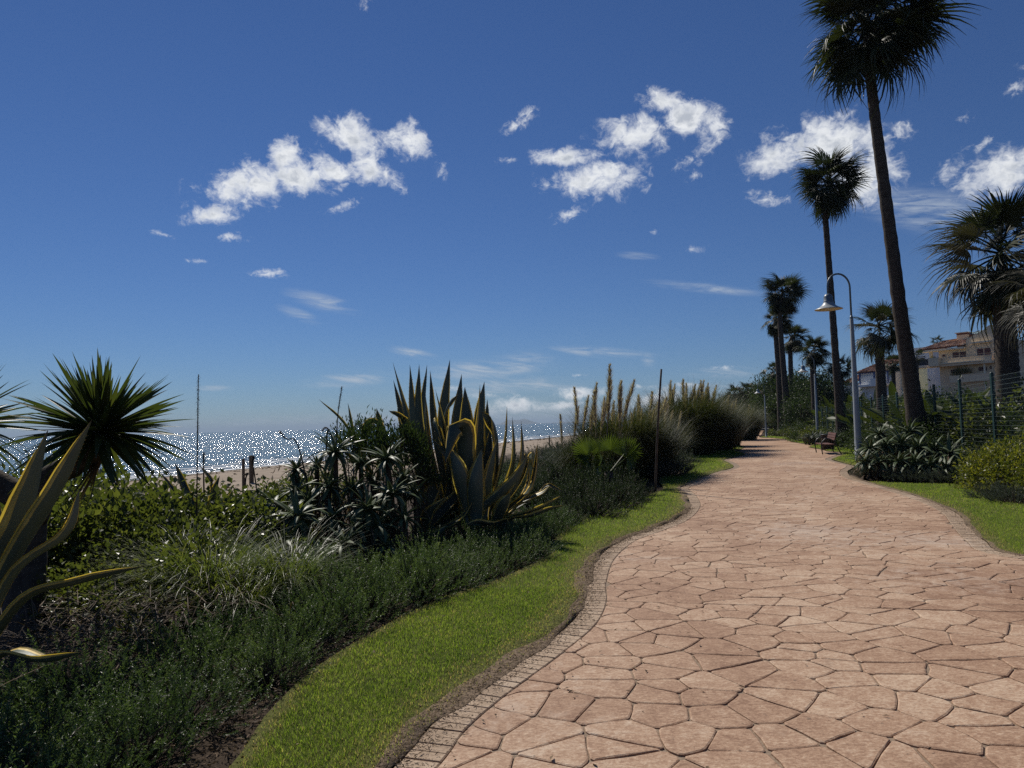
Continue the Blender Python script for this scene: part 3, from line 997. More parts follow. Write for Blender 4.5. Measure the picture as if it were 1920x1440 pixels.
def build_path():
    path = sheet('path', PATH, -0.011, MATS['path_base'])
    b_in_l, NL, TL = offset_line(LEFT, 0.205)
    b_in_r, NR, TR = offset_line(RIGHT, -0.205)
    inner = np.concatenate([b_in_l, b_in_r[::-1]])
    # ---- border bricks
    bricks = []
    for L, I, T, ymin, ymax in ((LEFT, b_in_l, TL, 1.0, 22), (RIGHT, b_in_r, TR, 4.5, 21)):
        pit = 0.086
        d = np.concatenate([[0], np.cumsum(np.linalg.norm(np.diff(L[:, :2], axis=0), axis=1))])
        for s in np.arange(0, d[-1] - pit, pit):
            g = 0.006
            q = []
            for t in (s + g / 2, s + pit - g / 2):
                o = np.array([np.interp(t, d, L[:, k]) for k in range(2)])
                i = np.array([np.interp(t, d, I[:, k]) for k in range(2)])
                q.append((o, i))
            mid = (q[0][0] + q[1][1]) / 2
            if ymin < mid[1] < ymax and np.linalg.norm(q[0][1] - q[1][1]) > 0.02:
                j = RNG.normal() * 0.004
                bricks.append([q[0][0], q[1][0], q[1][1] - (q[1][1] - q[1][0]) * 0.05, q[0][1] - (q[0][1] - q[0][0]) * 0.05])
    vis = sorted(range(len(bricks)), key=lambda i: (0 if abs(np.mean([p[0] for p in bricks[i]]) / max(0.5, np.mean([p[1] for p in bricks[i]]))) < 0.74 and np.mean([p[1] for p in bricks[i]]) > 2.9 else 1, np.mean([p[1] for p in bricks[i]])))

    def brick(M, q):
        P = np.array(q)
        area = 0.5 * sum(P[i][0] * P[(i + 1) % 4][1] - P[(i + 1) % 4][0] * P[i][1] for i in range(4))
        if area < 0:
            P = P[::-1]
        c = P.mean(0)
        z = -0.002 + RNG.normal() * 0.0015
        inn = c + (P - c) * 0.94
        V = np.concatenate([np.c_[inn, np.full(4, z)], np.c_[P, np.full(4, z - 0.005)], np.c_[P, np.full(4, -0.03)]])
        M.add(V, gridf(3, 4, True)[:, ::-1], (RNG.random(), 0.5, 0.5))
        M.F.append(np.array([[0, 1, 2, 3]]) + M.n - 12)
        M.mi.append(0)
    rest = MB()
    for k, i in enumerate(vis):
        if k < 300:
            M = MB()
            brick(M, bricks[i])
            M.build('brick', MATS['edge_brick'], path, smooth=False)
        else:
            brick(rest, bricks[i])
    rest.build('border_bricks', MATS['edge_brick'], path, smooth=False, kind='stuff')
    # ---- stones: irregular cells around jittered seeds, cut by three straight casting joints
    seeds = []
    rnd = random.Random(21)
    y = 0.6
    row = 0
    while y < 32.5:
        sc = 1.0
        xl, xr = -3.5, 16.0
        x = xl + (row % 2) * 0.2
        while x < xr:
            seeds.append((x + rnd.uniform(-0.145, 0.145), y + rnd.uniform(-0.078, 0.078)))
            x += 0.375 * rnd.uniform(0.82, 1.25)
        y += 0.212
        row += 1
    S = np.array(seeds)
    ins = in_poly(S, inner[::2])
    dd, _ = dist_poly(S, inner[::3], True)
    cand = np.where(ins | (dd < 0.40))[0]
    joints = [(G(1133, 1127), G(1920, 1147)), (G(1300, 921), G(1665, 916)), (G(1330, 966), G(1735, 962))]
    JN = []
    for a, b_ in joints:
        a, b_ = np.array(a[:2]), np.array(b_[:2])
        t = (b_ - a) / np.linalg.norm(b_ - a)
        n = np.array([-t[1], t[0]])
        JN.append((n, n @ a))
    bay = np.zeros(len(S), int)
    for k, (n, c) in enumerate(JN):
        bay += (S @ n > c)
    inner_c = inner[::2]
    stones = []
    for i in cand:
        p = S[i]
        poly = [p + np.array(v) for v in ((-1, -1), (1, -1), (1, 1), (-1, 1))]
        dq = np.hypot(S[:, 0] - p[0], S[:, 1] - p[1]) + 1e3 * (bay != bay[i])
        for j in np.argsort(dq)[1:16]:
            if dq[j] > 100:
                break
            v = S[j] - p
            ln = np.linalg.norm(v)
            n = v / ln
            poly = clip_half(poly, n, n @ p + ln / 2 - 0.0046)
        for n, c in JN:
            sgn = 1 if n @ p > c else -1
            poly = clip_half(poly, -sgn * n, -sgn * c - 0.005)
        if len(poly) < 3:
            continue
        Q = []
        for a, b_ in zip(poly, poly[1:] + poly[:1]):
            Q += [a, (a + b_) / 2] if np.linalg.norm(b_ - a) > 0.16 and dd[i] < 0.5 else [a]
        Q = np.array(Q)
        out = ~in_poly(Q, inner_c)
        if out.all():
            continue
        if out.any():
            _, near = dist_poly(Q, inner_c, True)
            Q[out] = near[out]
        keep = [Q[0]]
        for q in Q[1:]:
            if np.linalg.norm(q - keep[-1]) > 0.02:
                keep.append(q)
        Q = np.array(keep)
        if len(Q) < 3:
            continue
        ar = 0.5 * np.sum(Q[:, 0] * np.roll(Q[:, 1], -1) - np.roll(Q[:, 0], -1) * Q[:, 1])
        if ar < 0.008:
            continue
        stones.append((Q, rnd.random(), rnd.uniform(-0.002, 0.002)))
    # the ones that show largest in the picture become single parts

    def key(st):
        c = st[0].mean(0)
        if c[1] < 2.7 or abs(c[0] / c[1]) > 0.76:
            return 1000 + abs(c[1])
        return c[1]
    stones.sort(key=key)
    rest = MB()
    for k, (Q, v, l) in enumerate(stones):
        if k < 300:
            M = MB()
            stone_piece(M, Q, v, 0.0, l)
            M.build('stone', MATS['path_stone'], path, smooth=False)
        else:
            stone_piece(rest, Q, v, 0.0, l)
    rest.build('paving_stones', MATS['path_stone'], path, smooth=False, kind='stuff')


def coarse(L, y0, y1):
    k = L[(L[:, 1] > y0) & (L[:, 1] < y1)][::3]
    return k if len(k) > 1 else L[::3]


def build_lawns():
    polys = [('lawn', LAWN_L, 0.004), ('lawn', LAWN_R1, 0.004), ('lawn', LAWN_R2, 0.004), ('lawn', LAWN_R3, 0.004), ('lawn', LAWN_R4, 0.004)]
    M = MB()
    for (nm, P, z) in polys:
        sheet(nm, P, z, MATS['turf'])
        lo, hi = P[:, :2].min(0), P[:, :2].max(0)
        for y0, y1, dens, ln, wd, ns in ((2.2, 4.5, 15000, 0.036, 0.0036, 2), (4.5, 7, 11000, 0.036, 0.0042, 2), (7, 11, 5500, 0.04, 0.006, 1), (11, 18, 2200, 0.045, 0.010, 1), (18, 34, 700, 0.055, 0.018, 1), (34, 70, 180, 0.07, 0.04, 1)):
            a, c = max(lo[1], y0), min(hi[1], y1)
            if c <= a:
                continue
            n = int((hi[0] - lo[0]) * (c - a) * dens)
            q = np.c_[RNG.uniform(lo[0], hi[0], n), RNG.uniform(a, c, n)]
            q = q[(np.abs(q[:, 0] / q[:, 1]) < 0.92)]
            q = q[in_poly(q, P[::3] if len(P) > 60 else P)]
            if not len(q):
                continue
            edge_l = coarse(LEFT if P is LAWN_L else RIGHT, a - 1, c + 1)
            dl, _ = dist_poly(q, edge_l)
            db, _ = dist_poly(q, coarse(BED, a - 1, c + 1) if P is LAWN_L else P, closed=P is not LAWN_L)
            e = np.minimum((dl - (0.02 if P is LAWN_L else 0.0)) / (0.30 if P is LAWN_L else 0.22), db / 0.14)
            patch = 0.25 * np.sin(q[:, 0] * 21 + 4 * np.sin(q[:, 1] * 5)) * np.sin(q[:, 1] * 17 + 3 * np.sin(q[:, 0] * 6)) + np.sin(q[:, 0] * 3.1 + np.sin(q[:, 1] * 2.3)) * np.sin(q[:, 1] * 2.7 + 1) * 0.5 + np.sin(q[:, 0] * 9 + q[:, 1] * 7) * 0.25
            e = e + patch * 0.25
            keep = RNG.random(len(q)) < np.clip(e * 1.1 + 0.04, 0.12, 1)
            q, e, patch = q[keep], e[keep], patch[keep]
            m = len(q)
            var = np.clip(0.34 + patch * 0.30 + RNG.normal(size=m) * 0.18, 0, 0.79)
            dry = RNG.random(m) < np.clip(0.85 - e * 0.75, 0.035 + 0.10 * np.clip(patch - 0.15, 0, 1), 0.8)
            var[dry] = RNG.uniform(0.8, 1.0, dry.sum())
            L = ln * RNG.uniform(0.55, 1.15, m) * np.clip(0.45 + e * 0.6, 0.5, 1)
            blades(M, np.c_[q, np.full(m, z + 0.004)], RNG.uniform(0, 2 * PI, m), L, wd * RNG.uniform(0.7, 1.3, m), RNG.uniform(0.8, 1.5, m), RNG.uniform(0.0, 1.2, m), ns, var)
    M.build('grass', MATS['lawn_blade'], kind='stuff')


def build_verge():
    # trodden dirt between turf and border bricks, lapping over the brick ends here and there
    M = MB()
    for L, sgn, y1 in ((LEFT, 1, 20), (RIGHT, -1, 19)):
        k = (L[:, 1] > 1.0) & (L[:, 1] < y1)
        P, N, T = offset_line(L, 0.0)
        P, N = P[k], N[k] * sgn
        n = len(P)
        s = np.arange(n) * 0.1
        wob = 0.5 * np.sin(s * 2.1) + 0.3 * np.sin(s * 5.7 + 1) + 0.2 * np.sin(s * 11.3 + 2)
        wb2 = 0.5 * np.sin(s * 1.7 + 2) + 0.3 * np.sin(s * 4.9) + 0.2 * np.sin(s * 9.1 + 1)
        amt = 1.0 if sgn == 1 else 0.55
        i_ = P + N * ((0.02 + 0.05 * wob) * amt)[:, None]
        o_ = P - N * ((0.10 + 0.07 * wb2) * amt)[:, None]
        m_ = P
        V = np.concatenate([np.c_[i_, np.full(n, 0.0005)], np.c_[m_, np.full(n, 0.0065)], np.c_[o_, np.full(n, 0.0055)]])
        F = gridf(3, n)
        M.add(V, F if sgn == 1 else F[:, ::-1])
    M.build('dirt_verge', MATS['dirt'], kind='structure')
    # crumbs of soil and dead grass on it
    M = MB()
    for L, cnt in ((LEFT, 11000), (RIGHT, 2500)):
        k = L[(L[:, 1] > 2.4) & (L[:, 1] < 13)]
        i = RNG.integers(0, len(k), cnt)
        p = k[i, :2] + RNG.normal(size=(cnt, 2)) * 0.085
        d = rnd_dirs(cnt)
        d[:, 2] *= 0.3
        leaves(M, np.c_[p, RNG.uniform(0.002, 0.016, cnt)], d, rnd_dirs(cnt), RNG.uniform(0.008, 0.035, cnt), RNG.uniform(0.002, 0.006, cnt))
    M.build('dead_grass', MATS['dead_leaf'], kind='stuff')
    # dry leaves and bits blown over lawn and paving, seaweed on the sand
    M = MB()
    n = 420
    y = 2.6 + 14 * RNG.random(n) ** 1.6
    x = np.array([np.interp(v, LEFT[::5, 1], LEFT[::5, 0]) for v in y]) + RNG.normal(size=n) * 0.9 + 0.2
    d = rnd_dirs(n)
    d[:, 2] *= 0.25
    leaves(M, np.c_[x, y, np.full(n, 0.010) + 0.02 * RNG.random(n) * (x < np.array([np.interp(v, LEFT[::5, 1], LEFT[::5, 0]) for v in y]))], d, unit(rnd_dirs(n) * 0.4 + np.array([0, 0, 1])), RNG.uniform(0.015, 0.05, n), RNG.uniform(0.006, 0.02, n))
    n = 2600
    t = RNG.uniform(-20, 140, n)
    off = np.where(RNG.random(n) < 0.6, 5.5 + 0.7 * RNG.normal(size=n) + np.sin(t * 0.2), RNG.uniform(3, 26, n))
    q = np.stack([-25 + 0.31 * t + 0.95 * off, 50 + 0.95 * t - 0.31 * off], 1)
    d = rnd_dirs(n)
    d[:, 2] *= 0.3
    leaves(M, np.c_[q, terrain_z(q[:, 0], q[:, 1]) + 0.03], d, rnd_dirs(n), RNG.uniform(0.08, 0.45, n), RNG.uniform(0.03, 0.12, n), var=RNG.random(n) * 0.4)
    M.build('fallen_leaves', MATS['dead_leaf'], kind='stuff')


build_ground()
build_path()
build_verge()
build_lawns()
# clods and dead bits on the bare soil beside the lawn
def build_litter():
    M = MB()
    bl = BED[(BED[:, 1] > 2.2) & (BED[:, 1] < 16)]
    n = 9000
    i = RNG.integers(0, len(bl) - 1, n)
    T = unit(np.gradient(bl[:, :2], axis=0))[i]
    N = np.stack([T[:, 1], -T[:, 0]], 1)          # away from the lawn
    if N[:, 0].mean() > 0:
        N = -N
    p = bl[i, :2] + N * RNG.uniform(-0.05, 0.5, n)[:, None] + RNG.normal(size=(n, 2)) * 0.06
    d = rnd_dirs(n)
    d[:, 2] *= 0.35
    leaves(M, np.c_[p, RNG.uniform(-0.03, 0.012, n)], d, rnd_dirs(n), RNG.uniform(0.015, 0.05, n), RNG.uniform(0.004, 0.016, n))
    M.build('leaf_litter', MATS['dead_leaf'], kind='stuff')


build_litter()

# ================================================================ plant kits (meshes that are shared by many plants)
def on(px, py, dz=0.0):
    p = G(px, py)
    return Vector((p.x, p.y, tz(p.x, p.y) + dz))


def ground_at(px, Y):
    """Ground point at distance Y in the direction of photograph column px (columns taken at the horizon)."""
    d = ray(px, 821 - 0.027 * px)
    x = d.x / d.y * Y
    return Vector((x, Y, tz(x, Y)))


def shrub_mesh(name, n_stem, n_leaf, rad, hgt, ll, lw, mat, spiky=0.5, droop=0.0, seed=0, stem_mat=None):
    """Low shrub of many thin sprigs set with needle leaves."""
    global RNG
    old, RNG_ = RNG, np.random.default_rng(seed)
    globals()['RNG'] = RNG_
    M = MB()
    a = RNG.uniform(0, 2 * PI, n_stem)
    r = np.sqrt(RNG.uniform(0, 1, n_stem))
    base = np.c_[r * np.cos(a) * rad * 0.75, r * np.sin(a) * rad * 0.75, np.zeros(n_stem)]
    top = np.c_[r * np.cos(a) * rad * 1.1, r * np.sin(a) * rad * 1.1, hgt * np.sqrt(np.maximum(0.05, 1 - (r * 0.92) ** 2)) * RNG.uniform(0.65, 1.12, n_stem)]
    top[:, :2] += RNG.normal(size=(n_stem, 2)) * rad * 0.18
    t = RNG.uniform(0.25, 1.0, (n_stem, n_leaf)) ** 0.7
    P = base[:, None] + (top - base)[:, None] * t[..., None]
    P[..., 2] -= droop * hgt * (t ** 3)
    P += RNG.normal(size=P.shape) * 0.008
    D = unit(top - base)[:, None] * spiky + rnd_dirs(n_stem * n_leaf).reshape(n_stem, n_leaf, 3) * (1 - spiky) * 1.3
    P, D = P.reshape(-1, 3), D.reshape(-1, 3)
    n = len(P)
    v = np.repeat(RNG.uniform(0, 0.7, n_stem), n_leaf) + RNG.uniform(0, 0.3, n) * (0.3 + t.ravel())
    leaves(M, P, D, rnd_dirs(n), ll * RNG.uniform(0.6, 1.2, n), lw * RNG.uniform(0.7, 1.2, n), 0.2, v)
    # woody stems
    k = min(n_stem, 60)
    for i in range(k):
        mid = (base[i] + top[i]) / 2 + RNG.normal(size=3) * 0.03 * rad
        M.tube([base[i] * 0.5, mid, top[i] * 0.97], [0.006 * rad / 0.4, 0.004 * rad / 0.4, 0.0015], 3, cap=False, mi=1)
    me = M.mesh(name, [mat, stem_mat or MATS['twig']], smooth=False)
    globals()['RNG'] = old
    return me


def sprig_mesh(name, n_sprig, n_leaf, rad, hgt, slen, ll, lw, mat, seed=0):
    """Mound of separate sprigs, each a curved twig set all round with needles; tips are younger and paler."""
    old = RNG
    globals()['RNG'] = np.random.default_rng(seed)
    M = MB()
    d = rnd_dirs(n_sprig)
    d[:, 2] = np.abs(d[:, 2]) * 0.9 + 0.02
    d = unit(d)
    lump = 1 + 0.22 * np.sin(3 * np.arctan2(d[:, 1], d[:, 0]) + seed) * (1 - d[:, 2])
    base = d * np.array([rad * 0.72, rad * 0.72, hgt * 0.66]) * lump[:, None] * RNG.uniform(0.45, 1.0, n_sprig)[:, None]
    dirn = unit(d * 0.75 + np.array([0, 0, 0.45]) + RNG.normal(size=(n_sprig, 3)) * 0.38)
    L = slen * RNG.uniform(0.6, 1.35, n_sprig)
    bend = RNG.normal(size=(n_sprig, 3)) * 0.25 + np.array([0, 0, 0.25])
    t = np.linspace(0.05, 1.0, n_leaf)[None, :] + RNG.uniform(-0.02, 0.02, (n_sprig, n_leaf))
    P = base[:, None] + dirn[:, None] * (L[:, None] * t)[..., None] + bend[:, None] * (L[:, None] * t ** 2 * 0.5)[..., None]
    T = unit(dirn[:, None] + bend[:, None] * t[..., None])
    rad_d = rnd_dirs(n_sprig * n_leaf).reshape(n_sprig, n_leaf, 3)
    rad_d = unit(rad_d - T * (rad_d * T).sum(-1, keepdims=True))
    D = T * 0.65 + rad_d * 0.75
    n = n_sprig * n_leaf
    v = np.repeat(RNG.uniform(0.0, 0.5, n_sprig), n_leaf) + (t.ravel() ** 2) * 0.35 + RNG.uniform(0, 0.15, n)
    P[..., 2] = np.maximum(P[..., 2], 0.005)
    leaves(M, P.reshape(-1, 3), D.reshape(-1, 3), rnd_dirs(n), ll * RNG.uniform(0.6, 1.2, n) * (1.15 - 0.5 * t.ravel()), lw * RNG.uniform(0.7, 1.2, n), 0.15, np.clip(v, 0, 1))
    for i in range(0, n_sprig, 2):
        M.tube([base[i] * 0.15, base[i], base[i] + dirn[i] * L[i] * 0.6], [0.006, 0.004, 0.0015], 3, cap=False, mi=1)
    me = M.mesh(name, [mat, MATS['twig']], smooth=False)
    globals()['RNG'] = old
    return me


def bush_mesh(name, n, dims, ll, lw, mat, seed=0, clump=26, shell=0.55, up=0.3, clump_r=0.30):
    """Leafy bush: ovate leaves gathered in clumps through the crown, with twigs."""
    old = RNG
    globals()['RNG'] = np.random.default_rng(seed)
    M = MB()
    d = rnd_dirs(clump)
    d[:, 2] = np.abs(d[:, 2]) * 1.1 - 0.15
    c = d * (shell + (1 - shell) * RNG.random(clump)[:, None] ** 0.6)
    cv = RNG.uniform(0, 0.55, clump)
    k = RNG.integers(0, clump, n)
    off = RNG.normal(size=(n, 3)) * clump_r * 0.5
    p = c[k] + off
    P = p * np.array(dims) + np.array([0, 0, dims[2] * 0.15])
    P[:, 2] = np.maximum(P[:, 2], 0.01)
    out = unit(p) * 0.6 + rnd_dirs(n) * 0.8 + np.array([0, 0, up])
    nr = unit(rnd_dirs(n) * 0.7 + np.array([0, 0, 1.0]))
    leaves(M, P, out, nr, ll * RNG.uniform(0.55, 1.25, n), lw * RNG.uniform(0.6, 1.2, n), 0.22, np.clip(cv[k] + RNG.uniform(0, 0.45, n), 0, 1))
    for i in range(clump):
        e = c[i] * np.array(dims) + np.array([0, 0, dims[2] * 0.15])
        m = e * 0.45 + RNG.normal(size=3) * 0.06 * dims[0]
        M.tube([(0, 0, 0), m, e], [0.018 * dims[2], 0.011 * dims[2], 0.004 * dims[2]], 4, cap=False, mi=1)
    me = M.mesh(name, [mat, MATS['twig']], smooth=False)
    globals()['RNG'] = old
    return me


def fan_frond_mesh(name, n_leaf=40, spread=110, pet=0.45, blade=0.62, droop=0.25, cup=0.25, ragged=0.15, mats=None, seed=0, split=0.5, pleat=0.45):
    """Fan palm frond along +X: stalk and a pleated fan that splits into hanging tips. Whole length is about 1."""
    old = RNG
    globals()['RNG'] = np.random.default_rng(seed)
    M = MB()
    # stalk
    xs = np.linspace(0, pet, 6)
    zs = -0.10 * (xs / pet) ** 2 * droop * 1.5
    M.tube(np.c_[xs, np.zeros(6), zs], np.linspace(0.016, 0.008, 6), 4, cap=False, mi=1)
    o = np.array([pet, 0, zs[-1]])
    ang = np.radians(np.linspace(-spread, spread, n_leaf))
    dth = ang[1] - ang[0]
    segs = np.array([0.03, 0.22, split, 0.72, 0.88, 1.0])
    for i, a in enumerate(ang):
        L = blade * (1 - 0.33 * (abs(a) / R(spread)) ** 2.0) * RNG.uniform(1 - ragged, 1 + ragged * 0.6)
        dr = droop * RNG.uniform(0.6, 1.5)
        side = RNG.normal() * 0.10
        r = segs * L
        aa = a + side * np.clip(segs - split, 0, 1) ** 1.5
        x = r * np.cos(aa)
        y = r * np.sin(aa)
        z = cup * np.abs(np.sin(a)) * r - dr * L * np.clip(segs - 0.25, 0, 1) ** 2 * 1.6
        rr = 1 - 0.22 * np.clip(segs - 0.6, 0, 1) * dr * 2
        C = np.c_[x * rr, y * rr, z] + o
        half = np.where(segs <= split, r * dth * 0.52, split * L * dth * 0.52 * (1 - ((segs - split) / (1.0001 - split)) ** 1.1))
        half = np.maximum(half, 0.0015)
        S = np.c_[-np.sin(aa), np.cos(aa), np.zeros(6)]
        pl = half * pleat
        V = np.stack([C - S * half[:, None], C - np.c_[np.zeros(6), np.zeros(6), pl], C + S * half[:, None]], 1)
        A = np.zeros((6, 3, 3))
        A[..., 0] = np.clip(0.35 + RNG.normal() * 0.16, 0, 1)
        A[:, :, 0] += np.clip(segs - 0.75, 0, 1)[:, None] * 1.2
        A[..., 2] = segs[:, None]
        M.add(V.reshape(-1, 3), gridf(6, 3), np.clip(A, 0, 1).reshape(-1, 3))
    me = M.mesh(name, mats, smooth=False)
    globals()['RNG'] = old
    return me


def frame_x(d, up=(0, 0, 1), roll=0.0):
    """Rotation whose X axis is d and whose Z axis is as near to up as it can be."""
    x = Vector(d).normalized()
    z = Vector(up)
    y = z.cross(x)
    if y.length < 1e-4:
        y = Vector((0, 1, 0)).cross(x)
    y.normalize()
    z = x.cross(y)
    m = Matrix(((x.x, y.x, z.x), (x.y, y.y, z.y), (x.z, y.z, z.z)))
    return m @ Matrix.Rotation(roll, 3, 'X')


KIT = {}


def build_kits():
    K = KIT
    K['needle'] = [sprig_mesh('needle_sprigs', 210, 46, 0.42, 0.42, 0.17, 0.022, 0.0050, MATS['needle'], s) for s in range(4)]
    K['dneedle'] = [sprig_mesh('dark_sprigs', 300, 40, 0.42, 0.42, 0.10, 0.016, 0.0048, MATS['dark_needle'], 10 + s) for s in range(3)]
    K['grey'] = [shrub_mesh('grey_sprigs', 110, 34, 0.40, 0.36, 0.036, 0.007, MATS['grey_needle'], 0.6, 0.0, 30 + s) for s in range(2)]
    K['vine'] = [bush_mesh('vine_leaves', 2300, (0.75, 0.75, 0.72), 0.072, 0.052, MATS['vine_leaf'], 40 + s, 34) for s in range(3)]
    K['dark'] = [bush_mesh('dark_leaves', 2600, (1.0, 1.0, 1.0), 0.10, 0.045, MATS['dark_leaf'], 50 + s, 40) for s in range(3)]
    K['hedge'] = [bush_mesh('hedge_leaves', 3600, (0.80, 0.80, 0.80), 0.075, 0.045, MATS['hedge_leaf'], 60 + s, 60, 0.75) for s in range(2)]
    K['olean'] = [bush_mesh('upright_leaves', 1700, (0.55, 0.55, 0.62), 0.085, 0.024, MATS['dark_leaf'], 70 + s, 30, 0.45, 0.8) for s in range(2)]
    K['frond'] = [fan_frond_mesh('palm_frond', 34, 112, 0.44, 0.60, 0.30 + 0.12 * s, 0.18, 0.16, [MATS['palm_leaf'], MATS['palm_leaf']], 80 + s, 0.46) for s in range(4)]
    K['gfrond'] = [fan_frond_mesh('grey_frond', 34, 112, 0.44, 0.60, 0.42 + 0.14 * s, 0.12, 0.2, [MATS['grey_palm_leaf'], MATS['palm_leaf']], 90 + s, 0.42) for s in range(3)]
    K['fan'] = [fan_frond_mesh('fan_frond', 38, 118, 0.36, 0.62, 0.10 + 0.05 * s, 0.25, 0.06, [MATS['fan_leaf'], MATS['fan_leaf']], 100 + s, 0.62) for s in range(3)]

    K['lowfan'] = [fan_frond_mesh('fan_frond', 26, 105, 0.60, 0.42, 0.06 + 0.05 * s, 0.16, 0.10, [MATS['fan_leaf'], MATS['fan_leaf']], 110 + s, 0.55, 1.3) for s in range(3)]

    # yucca leaf, length 1 along +X
    K['yucca'] = []
    for s, bend in enumerate((0.0, 0.08, 0.26)):
        M = MB()
        t = np.linspace(0, 1, 9)
        P = np.c_[t - 0.05 * bend * t ** 2, 0.015 * np.sin(t * 3 + s), -bend * t ** 2.2]
        w = 0.046 * np.array([0.55, 0.72, 0.92, 1.0, 0.96, 0.84, 0.62, 0.33, 0.015])
        ribbon(M, P, (0, 0, 1), w, [(-1, 0.30), (-0.5, 0.08), (0, 0), (0.5, 0.08), (1, 0.30)])
        K['yucca'].append(M.mesh('yucca_leaf', MATS['yucca_leaf']))
    M = MB()
    t = np.linspace(0, 1, 8)
    ribbon(M, np.c_[t * 0.6, 0.04 * np.sin(t * 5), -0.8 * t ** 1.5], (0, 0, 1), 0.032 * np.array([0.8, 0.9, 1, 0.9, 0.7, 0.5, 0.3, 0.02]), [(-1, 0.7), (0, 0), (1, 0.6)])
    K['yucca_dead'] = M.mesh('dead_yucca_leaf', MATS['dead_leaf'])

    # aloe leaf, length 1 along +X: thick channelled blade with toothed edges
    K['aloe'] = []
    for s, bend in enumerate((0.35, 0.80, 1.25)):
        M = MB()
        n = 10
        t = np.linspace(0, 1, n)
        th = bend * 1.7 * t
        dx = np.cumsum(np.cos(th)) / n
        dz = -np.cumsum(np.sin(th)) / n
        P = np.c_[dx - dx[0], np.zeros(n), dz - dz[0]]
        w = 0.070 * (1 - t ** 1.7) ** 0.9 * np.minimum(1, 0.75 + t * 2) + 0.001
        ribbon(M, P, (0, 0, 1), w, [(-1, 0.18), (-0.5, 0.0), (0.5, 0.0), (1, 0.18), (0.55, -0.32), (-0.55, -0.32)], closed=True)
        T = unit(np.gradient(P, axis=0))
        for k in range(1, 22):
            u = k / 23
            p = np.array([np.interp(u, t, P[:, j]) for j in range(3)])
            tg = np.array([np.interp(u, t, T[:, j]) for j in range(3)])
            ww = np.interp(u, t, w)
            for sg in (-1, 1):
                e = p + np.array([0, sg * ww, ww * 0.18])
                M.add([e - tg * 0.011, e + tg * 0.011, e + np.array([0, sg * 0.014, 0]) + tg * 0.010], [[0, 1, 2]], (0.95, 0.5, 0.5))
        K['aloe'].append(M.mesh('aloe_leaf', MATS['aloe_leaf']))
    # skirt of dry leaves hanging round an aloe stem of height 1
    K['skirt'] = []
    for s in range(2):
        M = MB()
        n = 46
        a = RNG.uniform(0, 2 * PI, n)
        z = RNG.uniform(0.25, 0.95, n)
        blades(M, np.c_[0.035 * np.cos(a), 0.035 * np.sin(a), z], a, RNG.uniform(0.25, 0.5, n), RNG.uniform(0.02, 0.035, n), RNG.uniform(-0.5, 0.2, n), RNG.uniform(-1.55, -1.35, n), 5, None, power=0.6)
        M.tube([(0, 0, 0), (0.01, 0, 0.5), (0, 0, 1.0)], [0.045, 0.04, 0.035], 7, (0.2, 0.5, 0.5))
        K['skirt'].append(M.mesh('dry_leaves', MATS['dead_leaf']))

    # pampas plume: stem with a feathery head, height 1 (head takes the top 0.36)
    K['plume'] = []
    for s in range(3):
        M = MB()
        lean = (0.05, -0.03, 0.10)[s]
        t = np.linspace(0, 1, 7)
        M.tube(np.c_[lean * t ** 2, np.zeros(7), t], np.linspace(0.0045, 0.002, 7), 4, cap=False)
        n = 330
        u = RNG.uniform(0, 1, n)
        zz = 0.62 + 0.38 * u
        a = RNG.uniform(0, 2 * PI, n)
        ln = 0.085 * (0.35 + np.sin(np.clip(u * 0.85 + 0.12, 0, 1) * PI)) * RNG.uniform(0.6, 1.1, n)
        blades(M, np.c_[lean * zz ** 2, np.zeros(n), zz], a, ln, 0.010 * RNG.uniform(0.6, 1.2, n), RNG.uniform(1.0, 1.4, n), RNG.uniform(0.4, 1.1, n), 2)
        K['plume'].append(M.mesh('pampas_plume', MATS['plume']))
    # fountain of grass blades, length about 1
    K['pampas'] = []
    for s in range(2):
        M = MB()
        n = 900
        a = RNG.uniform(0, 2 * PI, n)
        r = np.sqrt(RNG.random(n)) * 0.22
        blades(M, np.c_[r * np.cos(a), r * np.sin(a), np.zeros(n)], a + RNG.normal(size=n) * 0.5, RNG.uniform(0.55, 1.15, n), RNG.uniform(0.006, 0.011, n), RNG.uniform(1.1, 1.52, n), RNG.uniform(-1.0, 1.0, n), 6, power=1.7)
        K['pampas'].append(M.mesh('pampas_blades', MATS['pampas_blade']))
    M = MB()
    n = 850
    a = RNG.uniform(0, 2 * PI, n)
    r = np.sqrt(RNG.random(n)) * 0.14
    blades(M, np.c_[r * np.cos(a), r * np.sin(a), np.zeros(n)], a + RNG.normal(size=n) * 0.6, RNG.uniform(0.5, 1.15, n), RNG.uniform(0.006, 0.011, n), RNG.uniform(0.9, 1.5, n), RNG.uniform(-1.25, 0.5, n), 7, power=1.4)
    K['tuft'] = M.mesh('tuft_blades', MATS['tuft_blade'])
    # paddle leaf of a strelitzia, length 1 along +X, stalk included
    K['paddle'] = []
    for s, bend in enumerate((0.1, 0.35)):
        M = MB()
        t = np.linspace(0, 1, 12)
        P = np.c_[t - 0.1 * bend * t ** 2, np.zeros(12), -bend * t ** 2.3]
        w = np.interp(t, [0, 0.44, 0.48, 0.62, 0.8, 0.93, 1], [0.010, 0.008, 0.035, 0.066, 0.062, 0.036, 0.003])
        ribbon(M, P, (0, 0, 1), w, [(-1, 0.22 + 0.1 * s), (-0.5, 0.08), (0, 0), (0.5, 0.08), (1, 0.25)])
        K['paddle'].append(M.mesh('paddle_leaf', MATS['banana_leaf']))
    # strap leaf
    M = MB()
    t = np.linspace(0, 1, 8)
